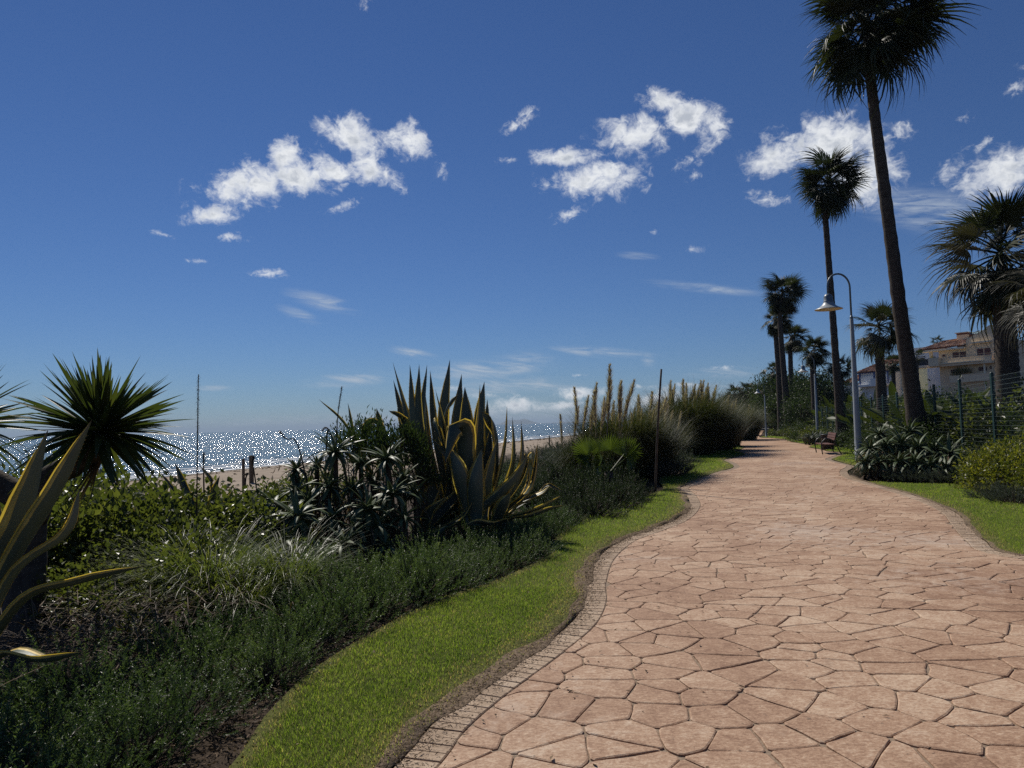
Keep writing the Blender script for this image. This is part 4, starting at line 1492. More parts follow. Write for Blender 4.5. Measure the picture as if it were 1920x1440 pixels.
    ribbon(M, np.c_[t * 0.8, np.zeros(8), 0.35 * np.sin(t * 2.6)], (0, 0, 1), 0.03 * np.array([0.8, 1, 1, 1, 0.9, 0.7, 0.4, 0.02]), [(-1, 0.3), (0, 0), (1, 0.3)])
    K['strap'] = M.mesh('strap_leaf', MATS['grey_needle'])


build_kits()


def rosette(root, meshes, n, length, e_hi, e_lo, part='leaf', loc=(0, 0, 0), jit=0.12, tilt=None, wscale=1.0, roll=0.25):
    """Leaves placed in a spiral: upright in the middle, spreading and hanging outwards."""
    for i in range(n):
        u = i / max(1, n - 1)
        az = i * 2.39996 + random.uniform(-0.15, 0.15)
        el = e_hi + (e_lo - e_hi) * u ** 0.85 + random.uniform(-jit, jit)
        L = length * (0.72 + 0.28 * math.sin(min(1, u * 1.4 + 0.25) * PI * 0.62)) * random.uniform(0.76, 1.12)
        d = Vector((math.cos(az) * math.cos(el), math.sin(az) * math.cos(el), math.sin(el)))
        if tilt is not None:
            d = tilt @ d
        k = min(len(meshes) - 1, int(u * len(meshes) * 0.999 + random.uniform(-0.3, 0.3)))
        m = meshes[max(0, k)]
        up = tilt @ Vector((0, 0, 1)) if tilt is not None else Vector((0, 0, 1))
        if el > 1.3:
            up = Vector((-math.cos(az), -math.sin(az), 0.3))
        put(part, m, root, loc, frame_x(d, up, random.uniform(-1, 1) * roll), (L, L * wscale, L))


# ================================================================ left bed: yucca
def build_yucca():
    base = W(42, 1180, 5.95)
    base.z = tz(base.x, base.y) - 0.05
    root = empty('yucca', base, 'tall yucca with a spiky round leaf head on a thick leaning grey trunk', 'yucca')
    M = MB()

    def loc(px, py, Y):
        return W(px, py, Y) - base
    p0, p1, p2, p3 = Vector((0, 0, 0)), loc(50, 1060, 6.0), loc(52, 960, 6.0), loc(30, 905, 5.95)
    M.tube(bez([p0, p1, p2, p3], 12), np.interp(np.linspace(0, 1, 12), [0, 0.2, 1], [0.20, 0.145, 0.12]) * (1 + 0.05 * np.sin(np.arange(12) * 2.1)), 14)
    M.tube(bez([loc(60, 975, 6.0), loc(85, 905, 5.95), loc(140, 870, 5.9), loc(182, 842, 5.9)], 14), np.linspace(0.115, 0.085, 14) * (1 + 0.06 * np.sin(np.arange(14) * 1.7)), 12)
    M.tube(bez([loc(35, 930, 5.95), loc(-30, 890, 5.9), loc(-75, 840, 5.85)], 12), np.linspace(0.115, 0.085, 12), 12)
    M.build('trunk', MATS['yucca_bark'], root)
    for (px, py, Y, n, L, tl) in ((186, 812, 5.9, 240, 0.71, (0.05, 0.0)), (-85, 800, 5.85, 120, 0.66, (0.0, 0.15))):
        c = loc(px, py, Y)
        rosette(root, KIT['yucca'], n, L, 1.45, -0.50, 'leaf', c, 0.14, Matrix.Rotation(tl[0], 3, 'Y'), 0.86, 0.7)
        for i in range(12):
            a = random.uniform(0, 2 * PI)
            put('dead_leaf', KIT['yucca_dead'], root, c - Vector((0, 0, 0.06)), frame_x((math.cos(a), math.sin(a), -1.1 - random.random())), random.uniform(0.45, 0.6))


# ================================================================ variegated agaves with leaves set one by one
CHAN = [(-1, 0.34), (-0.62, 0.10), (-0.2, 0.0), (0.2, 0.0), (0.62, 0.10), (1, 0.34), (0.8, 0.10), (0.35, -0.24), (-0.35, -0.24), (-0.8, 0.10)]


def agave_leaf(root, ctrl, width, axis, var=None, twist=0.0):
    """ctrl: points from root to tip in world space; axis: world point the inner side looks at."""
    n = 17
    P = bez(ctrl, n)
    t = np.linspace(0, 1, n)
    w = 0.5 * width * np.interp(t, [0, 0.08, 0.3, 0.55, 0.75, 0.9, 0.97, 1], [0.75, 0.62, 0.82, 1.0, 0.80, 0.40, 0.12, 0.01])
    T = unit(np.gradient(P, axis=0))
    face = np.array(tuple(axis)) - P
    face[:, 2] = np.maximum(face[:, 2], 0) * 0.5 + 0.15
    face = unit(face)
    if twist:
        face = unit(face + np.cross(T, face) * math.tan(twist))
    o = np.array(tuple(root.location))
    M = MB()
    v = random.random() if var is None else var
    S, N = ribbon(M, P - o, face, w, CHAN, v, closed=True)
    wm = w * np.interp(t, [0, .12, .9, 1], [0, 1, 1, .6])
    for sg in (-1, 1):
        ribbon(M, P - o, face, wm, [(sg * .96, .32), (sg * 1.11, .42)], random.random(), mi=1)
    for k in range(2, 46):
        u = k / 49
        p = np.array([np.interp(u, t, P[:, j]) for j in range(3)]) - o
        s = np.array([np.interp(u, t, S[:, j]) for j in range(3)])
        nn = np.array([np.interp(u, t, N[:, j]) for j in range(3)])
        tg = np.array([np.interp(u, t, T[:, j]) for j in range(3)])
        ww = np.interp(u, t, w)
        if ww < 0.008:
            continue
        for sg in (-1, 1):
            e = p + s * sg * ww * 1.13 + nn * ww * 0.43
            M.add([e - tg * 0.006, e + tg * 0.006, e + s * sg * 0.008 + tg * 0.006], [[0, 1, 2]], (v, 0.97, 0.99))
    return M.build('leaf', [MATS['agave_leaf'], MATS['agave_margin']], root)


def build_agaves():
    def q(x, y, dY=0.0):
        return W(720 + x / 4, 660 + y / 4, 10.2 + dY)

    def plant(cx, Y, label):
        b = W(720 + cx[0] / 4, 660 + cx[1] / 4, Y)
        b.z = tz(b.x, b.y)
        return empty('agave', b, label, 'agave', 'variegated agaves by the lawn')
    big = plant((640, 1180), 10.2, 'largest agave, tall upright grey green leaves with yellow margins')
    lft = plant((290, 1350), 9.7, 'smaller agave with yellow edged leaves at lower left of the tallest one')
    rgt = plant((920, 1240), 10.0, 'low sprawling agave whose leaves lean right over the dark shrubs')
    bk = plant((300, 1080), 10.9, 'agave with pointed leaves against the sky behind the aloe clump')
    # (plant, [(x, y, depth offset)...], width in metres)
    spec = [
        (bk, [(330, 1080, .7), (200, 600, .7), (66, 75, .7)], .24), (bk, [(300, 1080, .8), (150, 560, .9), (70, 210, 1.0)], .18),
        (bk, [(340, 1060, .6), (225, 560, .6), (194, 95, .6)], .17), (bk, [(380, 1060, .5), (265, 560, .6), (264, 92, .6)], .19),
        (bk, [(390, 1060, .7), (300, 500, .9), (323, 95, 1.1)], .17), (bk, [(300, 1050, .6), (165, 560, .4), (110, 480, .1), (35, 440, -.1)], .15),
        (big, [(470, 1100, .5), (370, 560, .6), (346, 138, .6)], .19), (big, [(500, 1080, .8), (440, 560, .9), (494, 58, 1.1)], .24),
        (big, [(560, 1080, .6), (545, 600, .7), (582, 165, .8)], .23), (big, [(420, 1120, .1), (330, 700, .0), (308, 300, .0)], .25),
        (big, [(520, 1120, .1), (465, 650, .0), (385, 278, .0)], .19), (big, [(620, 1120, .3), (622, 620, .3), (606, 262, .4)], .28),
        (big, [(700, 1160, .0), (712, 700, -.05), (720, 244, .0)], .32), (big, [(720, 1120, .5), (715, 560, .6), (753, 222, .7)], .22),
        (big, [(520, 1100, .5), (455, 640, .4), (470, 430, .2), (550, 322, .0)], .18),
        (big, [(610, 1180, -.2), (610, 760, -.25), (585, 560, -.30), (520, 600, -.52), (455, 840, -.62)], .34),
        (big, [(560, 1150, .0), (450, 700, .0), (395, 545, -.1), (380, 545, -.35), (440, 700, -.45)], .17),
        (big, [(830, 1160, .1), (845, 720, .1), (810, 540, .1), (735, 452, .2)], .30), (big, [(760, 1120, .6), (775, 600, .7), (775, 352, .8)], .13),
        (big, [(800, 1180, .0), (880, 860, .0), (915, 640, .0), (923, 400, .1)], .17), (big, [(640, 1180, -.3), (560, 900, -.5), (480, 700, -.4)], .28),
        (big, [(690, 1200, -.35), (690, 980, -.5), (735, 720, -.45)], .30), (big, [(760, 1180, -.2), (800, 900, -.3), (850, 640, -.2)], .28),
        (big, [(600, 1180, .2), (520, 860, .3), (350, 640, .4)], .22), (big, [(740, 1160, .3), (780, 860, .4), (800, 560, .5)], .24),
        (rgt, [(830, 1200, .0), (950, 920, .0), (978, 740, .0), (962, 482, .0)], .17), (rgt, [(840, 1220, .0), (1000, 980, -.1), (1042, 760, -.1), (1028, 515, -.1)], .17),
        (rgt, [(860, 1240, .0), (1080, 1060, .0), (1140, 880, .0), (1150, 682, .0)], .20), (rgt, [(720, 1190, -.3), (880, 1060, -.4), (1010, 920, -.4), (1085, 758, -.4)], .22),
        (rgt, [(880, 1200, .1), (1040, 960, .1), (1090, 790, .1), (1108, 800, .0), (1126, 926, -.1)], .14), (rgt, [(940, 1240, -.2), (1120, 1190, -.3), (1250, 1130, -.3), (1332, 1075, -.3)], .20),
        (rgt, [(960, 1250, -.3), (1100, 1230, -.5), (1240, 1180, -.5), (1358, 1150, -.5)], .14), (rgt, [(930, 1190, .0), (1080, 1110, .0), (1190, 1060, .0), (1242, 1002, .0)], .17),
        (rgt, [(960, 1200, .1), (1140, 1080, .2), (1222, 1000, .2), (1290, 1020, .1), (1360, 1060, .0)], .06), (rgt, [(850, 1260, -.3), (900, 1140, -.6), (945, 1060, -.7)], .22),
        (rgt, [(870, 1230, .2), (930, 980, .3), (1000, 740, .4)], .13), (rgt, [(860, 1210, .2), (960, 1020, .2), (1050, 800, .2), (1040, 780, .1)], .15), (rgt, [(900, 1250, .1), (1000, 1150, .1), (1080, 990, .2), (1090, 860, .2)], .14),
        (rgt, [(900, 1260, -.4), (800, 1290, -.7), (700, 1275, -.9), (610, 1300, -1.0)], .16),
        (lft, [(280, 1340, .0), (310, 1160, .0), (375, 1030, .0), (446, 888, .0)], .27), (lft, [(300, 1340, -.05), (440, 1200, -.1), (550, 1080, -.1), (634, 943, -.1)], .26),
        (lft, [(320, 1330, .1), (440, 1200, .1), (490, 1040, .1), (468, 838, .1)], .15), (lft, [(270, 1340, .1), (345, 1080, .2), (350, 960, .2), (316, 790, .2)], .23),
        (lft, [(320, 1370, -.2), (470, 1320, -.4), (600, 1230, -.4), (682, 1088, -.4)], .20), (lft, [(230, 1400, -.3), (330, 1390, -.6), (410, 1360, -.7), (476, 1298, -.7)], .19),
        (lft, [(320, 1320, .2), (470, 1180, .2), (590, 1060, .2), (640, 950, .2)], .20), (lft, [(280, 1330, .1), (265, 1180, .1), (280, 1060, .1), (305, 960, .0)], .16),
        (lft, [(330, 1310, .1), (480, 1210, .1), (640, 1120, .0), (720, 985, .0)], .17), (lft, [(300, 1330, -.2), (320, 1240, -.4), (375, 1160, -.5), (480, 1080, -.5)], .18),
        (lft, [(260, 1350, -.1), (240, 1260, -.3), (235, 1150, -.3), (310, 1010, -.2)], .15), (lft, [(330, 1350, .0), (520, 1260, .1), (620, 1120, .2), (640, 960, .3)], .22),
    ]
    ax = {big: q(640, 500), lft: q(380, 1000, -.4), rgt: q(900, 700), bk: q(240, 500, .8)}
    for r, pts, w in spec:
        b0 = pts[0]
        low = (b0[0], max(b0[1] + 60, 1300 if r is not lft else 1370), b0[2])
        ctrl = [q(*p) for p in [low] + pts]
        agave_leaf(r, ctrl, w * 0.86, ax[r], twist=random.uniform(-0.25, 0.25))
    # old leaf ends poking out beside the shrub left of the clump
    b2 = W(700, 905, 11.2)
    b2.z = tz(b2.x, b2.y)
    old = empty('agave', b2, 'half hidden agave behind the aloes, dark leaf tips poking out left', 'agave', 'variegated agaves by the lawn')
    for pts, w in (([(700, 900), (650, 800), (597, 748)], .13), ([(700, 900), (650, 850), (625, 800)], .15), ([(705, 900), (665, 820), (652, 755)], .12), ([(710, 900), (715, 820), (706, 765)], .12), ([(715, 900), (760, 830), (745, 765)], .15), ([(690, 900), (680, 830), (700, 790), (735, 830)], .14)):
        agave_leaf(old, [W(x, y, 11.2 - 0.1 * i) for i, (x, y) in enumerate(pts)], w, W(705, 760, 11.2))
    # foreground agave cut by the left edge of the frame
    b3 = W(-75, 1290, 4.2)
    b3.z = tz(b3.x, b3.y)
    fg = empty('agave', b3, 'foreground agave with broad yellow edged leaves at the far left of the bed', 'agave', 'variegated agaves by the lawn')
    Y = 4.2
    for pts, w in (([(-75, 1285, 0), (-35, 1140, 0), (40, 975, -.1), (90, 806, -.1)], .27), ([(-70, 1285, 0), (10, 1080, -.2), (105, 920, -.3), (173, 786, -.3)], .145),
                   ([(-60, 1280, 0), (20, 1085, -.3), (125, 1000, -.4), (150, 915, -.4)], .085), ([(-65, 1285, 0), (40, 1130, -.35), (150, 1090, -.5), (278, 1060, -.55)], .105),
                   ([(-60, 1285, -.2), (10, 1225, -.4), (80, 1238, -.5), (158, 1222, -.5)], .12),
                   ([(-80, 1285, .2), (-40, 1120, .4), (-10, 1010, .5), (-2, 935, .5)], .12)):
        agave_leaf(fg, [W(x, y, Y + d) for x, y, d in pts], w * .88, W(-40, 800, Y - 0.1))
    # small blue grey agave in the back of the bed
    b4 = W(385, 985, 8.6)
    b4.z = tz(b4.x, b4.y)
    sm = empty('agave', b4, 'blue grey agave half hidden by the pale grass tuft', 'agave', 'variegated agaves by the lawn')
    for pts, w in (([(385, 985), (350, 930), (328, 868)], .16), ([(385, 985), (340, 940), (300, 885)], .11), ([(390, 985), (400, 930), (412, 892)], .13), ([(390, 985), (400, 915), (374, 872)], .09), ([(395, 985), (420, 950), (438, 918)], .12), ([(380, 985), (320, 950), (285, 915)], .10)):
        agave_leaf(sm, [W(x, y, 8.6) for x, y in pts], w, W(380, 840, 8.6), 0.15)


# ================================================================ aloes
def build_aloe(px, py, Y, L, label, group, nleaf=20, flower=None, hide=0.0):
    c = W(px, py, Y)
    g = tz(c.x, c.y)
    h = max(0.12, c.z - g)
    L *= 1.12
    root = empty('aloe', (c.x, c.y, g), label, 'aloe', group)
    put('dry_leaves', random.choice(KIT['skirt']), root, (0, 0, 0), (0, 0, random.uniform(0, 6)), (1.0 * L / 0.4, 1.0 * L / 0.4, h))
    tl = Matrix.Rotation(random.uniform(-0.3, 0.3), 3, 'X') @ Matrix.Rotation(random.uniform(-0.3, 0.3), 3, 'Y')
    rosette(root, KIT['aloe'], nleaf + 8, L, 1.15, -0.05, 'leaf', (0, 0, h), 0.16, tl)
    return root


def build_aloes():
    grp = 'aloes in the clump left of the agaves'
    named = [(540, 380, 9.2, .42, 'aloe rosette on top of the clump nearest the sea, with an orange leaf'), (960, 432, 9.3, .42, 'upper right aloe rosette of the clump, beside the agave leaves'),
             (240, 512, 9.4, .30, 'small aloe rosette on a dark stem in front of the sand'), (490, 655, 8.9, .40, 'aloe rosette in the middle of the clump on a shaggy dead leaf stem'),
             (800, 830, 8.5, .46, 'aloe rosette with the longest pale arching leaves, front of the clump'), (990, 712, 8.8, .40, 'aloe rosette touching the yellow edged agave leaves'),
             (240, 890, 8.3, .42, 'aloe rosette at the left front of the clump beside the grass tuft'), (620, 1110, 8.0, .38, 'dark shaded aloe rosette low in front of the clump'),
             (410, 1215, 7.8, .36, 'lowest aloe rosette, just above the creeping shrubs')]
    for x, y, Y, L, lab in named:
        build_aloe(500 + x / 4.234, 760 + y / 4.234, Y, L, lab, grp, 22)
    for x, y, Y, L in ((690, 672, 9.0, .36), (100, 965, 8.2, .40), (750, 470, 9.6, .34), (1090, 590, 9.4, .32), (60, 800, 8.6, .36), (1180, 700, 9.3, .30), (700, 980, 8.3, .32), (330, 770, 8.9, .34), (880, 960, 8.4, .34), (1080, 900, 8.6, .34), (520, 900, 8.5, .34),
                       (150, 1100, 7.9, .34), (950, 1120, 8.2, .30), (240, 690, 9.2, .34), (400, 480, 9.7, .30), (840, 600, 9.4, .34), (-60, 930, 8.3, .34), (20, 1150, 7.8, .32)):
        build_aloe(500 + x / 4.234, 760 + y / 4.234, Y, L, 'plain aloe rosette in the upper part of the clump, below the leafy upright shrubs' if y < 650 else 'plain aloe rosette in the middle of the clump left of the agaves' if y < 940 else 'plain aloe rosette low at the front of the clump, above the creeping shrubs', grp, 18)
    grp = 'aloes round the lamp post base'
    for i, (px, py, Y, L) in enumerate(((1632, 842, 18.6, .62), (1660, 838, 18.8, .60), (1690, 832, 18.9, .66), (1722, 842, 18.2, .66), (1752, 846, 18.0, .66), (1780, 852, 17.6, .62), (1650, 868, 17.7, .55), (1685, 868, 17.5, .60), (1715, 872, 17.3, .60), (1745, 876, 17.0, .60), (1775, 880, 16.8, .55), (1622, 866, 17.9, .48), (1706, 812, 19.6, .6), (1650, 815, 20.2, .5))):
        lab = 'strap leaved aloe along the front of the clump behind the right lawn' if py > 860 else 'strap leaved aloe at the back of the clump behind the right lawn'
        if i == 11:
            lab = 'reddish tipped aloe leaning over the path beside the near lamp post'
        elif i == 12:
            lab = 'pale upright aloe against the foot of the tallest palm'
        build_aloe(px, py, Y, L, lab, grp, 24)


# ================================================================ dried flower stalks, sticks and posts
def build_stalks():
    def stalk(pts, Y, r, label, spike=None, hook=False):
        P = [W(x, y, Y) for x, y in pts]
        P[0].z = min(P[0].z, tz(P[0].x, P[0].y) + 0.4)
        root = empty('flower_stalk', P[0], label, 'flower stalk', 'dried flower stalks in the left bed')
        M = MB()
        C = bez([p - P[0] for p in P], 16)
        M.tube(C, np.linspace(r, r * 0.5, 16), 6)
        M.build('stem', MATS['stalk'], root)
        if spike:
            M = MB()
            n = 260
            t = RNG.uniform(spike, 1.0, n)
            p = np.stack([np.interp(t, np.linspace(0, 1, 16), C[:, k]) for k in range(3)], 1)
            a = RNG.uniform(0, 2 * PI, n)
            blades(M, p, a, RNG.uniform(0.02, 0.045, n), 0.007, RNG.uniform(-0.6, 0.7, n), RNG.uniform(-1.2, 0, n), 2)
            M.build('seed_head', MATS['stalk'], root, smooth=False)
    stalk([(368, 985), (370, 850), (372, 702)], 7.4, .008, 'tall thin dried stalk standing in the pale grass against the sea', .62)
    stalk([(627, 900), (632, 800), (641, 724)], 9.8, .010, 'dried bottle brush flower stalk above the shrub left of the agaves', .68)
    stalk([(590, 862), (560, 838), (537, 823), (524, 808), (535, 822)], 9.2, .010, 'dried aloe stalk bent over to the left with a drooping head', .62)
    stalk([(606, 860), (612, 830), (616, 808), (610, 801), (604, 808)], 9.2, .009, 'short dried aloe stalk curled like a hook', .5)
    stalk([(384, 960), (382, 900), (382, 848)], 9.0, .012, 'straight brown dried stalk beside the blue grey agave', .8)
    stalk([(490, 925), (478, 895), (474, 868), (476, 855)], 9.4, .010, 'curved dried stalk left of the beach post', .75)
    stalk([(462, 930), (460, 905), (465, 888), (458, 890)], 9.5, .012, 'short dried stalk with a curled dark head in front of the sand', .6)
    # slim stake leaning in the bed
    b = on(1228, 921)
    root = empty('wooden_stake', b, 'slim brown wooden stake standing at the edge of the lawn', 'stake')
    M = MB()
    top = W(1240, 692, b.y)
    M.tube(bez([Vector((0, 0, -0.1)), (top - b) * 0.5 + Vector((-0.015, 0, 0)), top - b], 8), [0.030, 0.028, 0.026, 0.025, 0.025, 0.024, 0.023, 0.022], 8)
    M.build('shaft', MATS['old_wood'], root)
    # posts on the beach
    for i, (px, py, Y, h, lab) in enumerate(((471, 906, 30, 1.15, 'square weathered wooden post on the sand near the water'), (456, 914, 28, 1.05, 'thin dark wooden post left of the square beach post'), (1029, 838, 62, 0.9, 'small distant wooden post on the dune beyond the agaves'), (1175, 830, 70, 1.0, 'far wooden post on the dune left of the pampas grass'))):
        p = ground_at(px, Y)
        root = empty('beach_post', p, lab, 'post', 'wooden posts on the beach')
        M = MB()
        w = 0.20 if i == 0 else 0.12
        M.lathe([(w * 0.5, -0.2), (w * 0.5, h * 0.96), (w * 0.40, h), (0.001, h + 0.01)], 8 if i else 4)
        M.build('shaft', MATS['old_wood'], root, smooth=False)


# ================================================================ shrubs of the left side
def plant_of(name, mesh, loc, sc, label, cat, group, part='foliage', rz=None, szz=None):
    root = empty(name, loc, label, cat, group, random.uniform(0, 6.28) if rz is None else rz)
    put(part, mesh, root, (0, 0, 0), (0, 0, 0), (sc, sc, sc * (szz or 1)))
    return root


def build_left_shrubs():
    # creeping shrubs in rows along the lawn
    bl = BED[(BED[:, 1] > 1.9) & (BED[:, 1] < 11.3)]
    bl = resample(bl[np.argsort(bl[:, 1])], 0.54)
    grp = 'creeping shrubs edging the left lawn'
    T = unit(np.gradient(bl[:, :2], axis=0))
    N = np.stack([-T[:, 1], T[:, 0]], 1)
    N[N[:, 0] > 0] *= -1
    for row, off in enumerate((0.36, 0.88, 1.42)):
        for i in range(len(bl)):
            if row == 2 and bl[i, 1] > 4.6:
                continue
            if row == 1 and bl[i, 1] > 9:
                continue
            o = off + random.uniform(-0.10, 0.12) + (0.10 if bl[i, 1] < 4.5 else -0.04 if bl[i, 1] < 7 else -0.12)
            p = bl[i, :2] + N[i] * o
            s = random.uniform(0.85, 1.18) * (1.08 if row == 0 else 1.2)
            plant_of('creeping_shrub', KIT['needle'][(i + row) % 4], (p[0], p[1], -0.05), s, ('needle leaved shrub in the front row along the left lawn, nearest the viewer' if p[1] < 4.6 else 'needle leaved shrub in the front row along the left lawn, below the agaves' if p[1] > 7.5 else 'needle leaved shrub in the front row along the left lawn, below the grass tufts', 'needle leaved shrub in the second row from the left lawn, nearest the viewer' if p[1] < 4.6 else 'needle leaved shrub in the second row from the left lawn, farther along', 'low dark green needle leaved shrub at the bottom left corner, farthest from the lawn')[row], 'shrub', grp, szz=random.uniform(0.75, 1.1))
    for px, Y, s in ((800, 9.3, 1.0), (840, 9.6, 1.05), (880, 9.7, 1.1), (920, 9.8, 1.05), (955, 9.7, 1.0), (985, 9.9, .95), (1005, 10.3, 1.0), (870, 10.4, 1.2), (930, 10.6, 1.2), (980, 10.9, 1.2), (760, 9.0, 1.0)):
        plant_of('creeping_shrub', KIT['needle'][random.randrange(4)], ground_at(px, Y) - Vector((0, 0, .05)), s, 'low dark green needle leaved shrub under the agave leaves', 'shrub', grp)
    # bigger needle shrubs between the agaves and the fan palms
    grp = 'dark rounded shrubs beyond the agaves'
    for px, Y, s, z in ((1045, 12.6, 1.6, 1.0), (1078, 13.2, 1.9, 1.05), (1108, 12.2, 1.7, 0.95), (1140, 13.4, 1.9, 1.05), (1168, 14.2, 1.5, 1.05), (1190, 15.0, 1.15, 1.0), (1020, 13.8, 1.9, 1.05), (1090, 14.8, 2.1, 1.15), (1060, 11.4, 1.2, 0.9), (1150, 15.6, 2.1, 1.15), (1195, 16.4, 1.1, 0.9), (1120, 16.5, 2.2, 1.1), (985, 14.5, 2.0, 1.1), (1040, 16.5, 2.2, 1.1), (1200, 14.0, .75, .8), (1010, 10.9, 1.0, .8)):
        p = ground_at(px, Y)
        plant_of('rosemary_bush', KIT['dneedle'][random.randrange(3)], p - Vector((0, 0, 0.05)), s, 'dark rounded bush right next to the sprawling agave' if px < 1070 else 'dark rounded bush halfway between the agaves and the wooden stake' if px < 1150 else 'dark rounded bush closest to the wooden stake', 'bush', grp, szz=z)
    for i, (px, Y, s, lab) in enumerate(((1262, 21.5, 1.5, 'grey leaved low shrub in front of the pampas grass, nearest the lawn'), (1245, 20.5, 1.7, 'grey leaved low shrub just beyond the wooden stake'), (1275, 24.5, 1.6, 'grey leaved low shrub at the foot of the largest pampas'), (1236, 23.5, 1.9, 'grey leaved low shrub under the middle pampas'))):
        plant_of('grey_shrub', KIT['grey'][i % 2], ground_at(px, Y), s, lab, 'shrub', 'grey shrubs by the pampas')
    # yellow green leafy bushes and vines
    grp = 'leafy bushes under the yucca'
    spots = [(110, 900, 8.6, 1.25, 1.15), (180, 900, 8.4, 1.2, 1.15), (250, 900, 8.8, 1.2, 1.1), (320, 900, 8.9, 1.15, 1.0), (400, 900, 9.2, 1.1, 1.0), (460, 900, 9.6, 1.1, 1.0), (520, 900, 9.9, 1.05, 1.0), (30, 900, 8.6, 1.25, 1.15), (285, 900, 7.9, 1.15, 1.1), (215, 900, 7.7, 1.15, 1.1), (150, 900, 7.4, 1.15, 1.1), (350, 900, 7.9, 1.1, 1.0), (430, 900, 8.0, 1.0, 1.0), (90, 900, 7.2, 1.1, 1.1), (250, 985, 7.2, .95, 1.0), (320, 990, 7.0, .9, 1.0), (400, 1010, 6.6, .85, .95), (460, 1040, 6.4, .75, .9), (180, 960, 7.6, .95, 1.0), (120, 950, 8.0, 1.0, 1.0), (270, 1060, 6.2, .75, .9), (340, 1090, 5.9, .7, .85), (200, 1060, 6.3, .75, .9), (430, 1110, 6.0, .6, .7),
             (60, 960, 8.2, 1.0, 1.0), (480, 960, 7.8, .8, .9), (500, 1010, 7.0, .6, .8), (-20, 980, 7.4, 1.0, 1.0), (560, 940, 9.9, .7, .9), (440, 940, 8.6, .8, .8), (380, 1060, 6.2, .6, .8)]
    for i, (px, py, Y, s, z) in enumerate(spots):
        p = ground_at(px, Y)
        plant_of('leafy_bush', KIT['vine'][i % 3], p - Vector((0, 0, .05)), s, 'taller leafy bush in the back of the bed between the yucca and the sand' if i < 14 else 'sprawling bush with small yellow green leaves around the grass tufts, below the yucca head', 'bush', grp, szz=z * 1.12)
    # oleander like shrub beside the tall agaves
    for i, (px, py, Y, s) in enumerate(((662, 820, 10.6, .85), (712, 815, 10.5, .95), (758, 825, 10.2, .8), (785, 865, 9.9, .7))):
        p = W(px, py, Y)
        g = tz(p.x, p.y)
        root = empty('oleander_bush', (p.x, p.y, g), ('leafy upright shrub above the aloes, leftmost beside the bottle brush stalk', 'leafy upright shrub above the aloes, between the other two', 'leafy upright shrub touching the tall agave leaves', 'thin low leafy shrub in front of the tall agave leaves')[i], 'bush', 'upright shrubs left of the agaves')
        h = p.z - g
        put('foliage', KIT['olean'][i % 2], root, (0, 0, h - 0.45 * s), (0, 0, random.uniform(0, 6)), s)
        M = MB()
        for k in range(5):
            a = random.uniform(0, 6.28)
            M.tube(bez([(0.05 * math.cos(a), 0.05 * math.sin(a), 0), (0.1 * math.cos(a), 0.1 * math.sin(a), h * 0.5), (0.25 * s * math.cos(a), 0.25 * s * math.sin(a), h)], 6), np.linspace(.018, .006, 6), 5)
        M.build('stems', MATS['twig'], root)
    # pale grass tufts
    for i, (px, py, Y, L, lab) in enumerate(((395, 1030, 6.4, 1.05, 'tall pale green grass tuft arching beside the aloes'), (450, 1085, 6.1, .8, 'smaller pale grass tuft hanging over the creeping shrubs'), (535, 1120, 6.6, .95, 'drooping grass tuft in front of the dark aloes'), (335, 1020, 6.6, .95, 'straw coloured grass tuft behind the vine leaves'), (460, 985, 7.6, .8, 'grass tuft between the blue grey agave and the aloes'))):
        p = ground_at(px, Y)
        plant_of('grass_tuft', KIT['tuft'], p, L, lab, 'grass tuft', 'grass tufts in the left bed', 'blades')
    # tangle of dead twigs under the yucca
    M = MB()
    n = 1500
    c = np.array([tuple(ground_at(px, Y)) for px, Y in ((130, 5.4), (230, 5.5), (300, 5.6), (180, 5.0), (90, 5.0), (360, 5.6), (20, 4.7), (120, 4.6))])
    k = RNG.integers(0, len(c), n)
    p = c[k] + RNG.normal(size=(n, 3)) * (0.32, 0.28, 0.0)
    p[:, 2] = RNG.uniform(0.0, 0.35, n)
    d = rnd_dirs(n)
    blades(M, p, RNG.uniform(0, 2 * PI, n), RNG.uniform(0.12, 0.5, n), RNG.uniform(0.004, 0.010, n), RNG.uniform(-0.5, 0.9, n), RNG.uniform(-0.9, 0.6, n), 3)
    M.build('dry_twigs', MATS['dead_leaf'], kind='stuff')
    # dune scrub
    grp = 'dune scrub by the beach'
    for px, Y, s in ((1000, 24, 2.2), (1030, 27, 2.4), (1060, 24, 2.2), (1080, 30, 2.8), (975, 22, 2.0), (1110, 28, 2.6), (1140, 33, 3.0), (1015, 34, 2.4), (1170, 38, 3.2), (1210, 40, 3.4), (1245, 46, 3.6), (940, 20, 1.8), (880, 15, 1.5), (930, 16, 1.6), (980, 17.5, 1.7), (850, 17, 1.5), (900, 19, 1.8), (950, 21, 1.9), (820, 19, 1.6), (1000, 20, 1.8), (870, 22, 1.8), (920, 24, 2.0), (780, 17, 1.4), (1060, 36, 2.6), (1100, 44, 3.2), (1150, 50, 3.2)):
        p = ground_at(px, Y)
        plant_of('dune_bush', KIT['grey' if random.random() < .55 else 'needle'][random.randrange(2)], p, s, 'low dune bush between the agaves and the sea', 'bush', grp, szz=random.uniform(.7, 1.0))
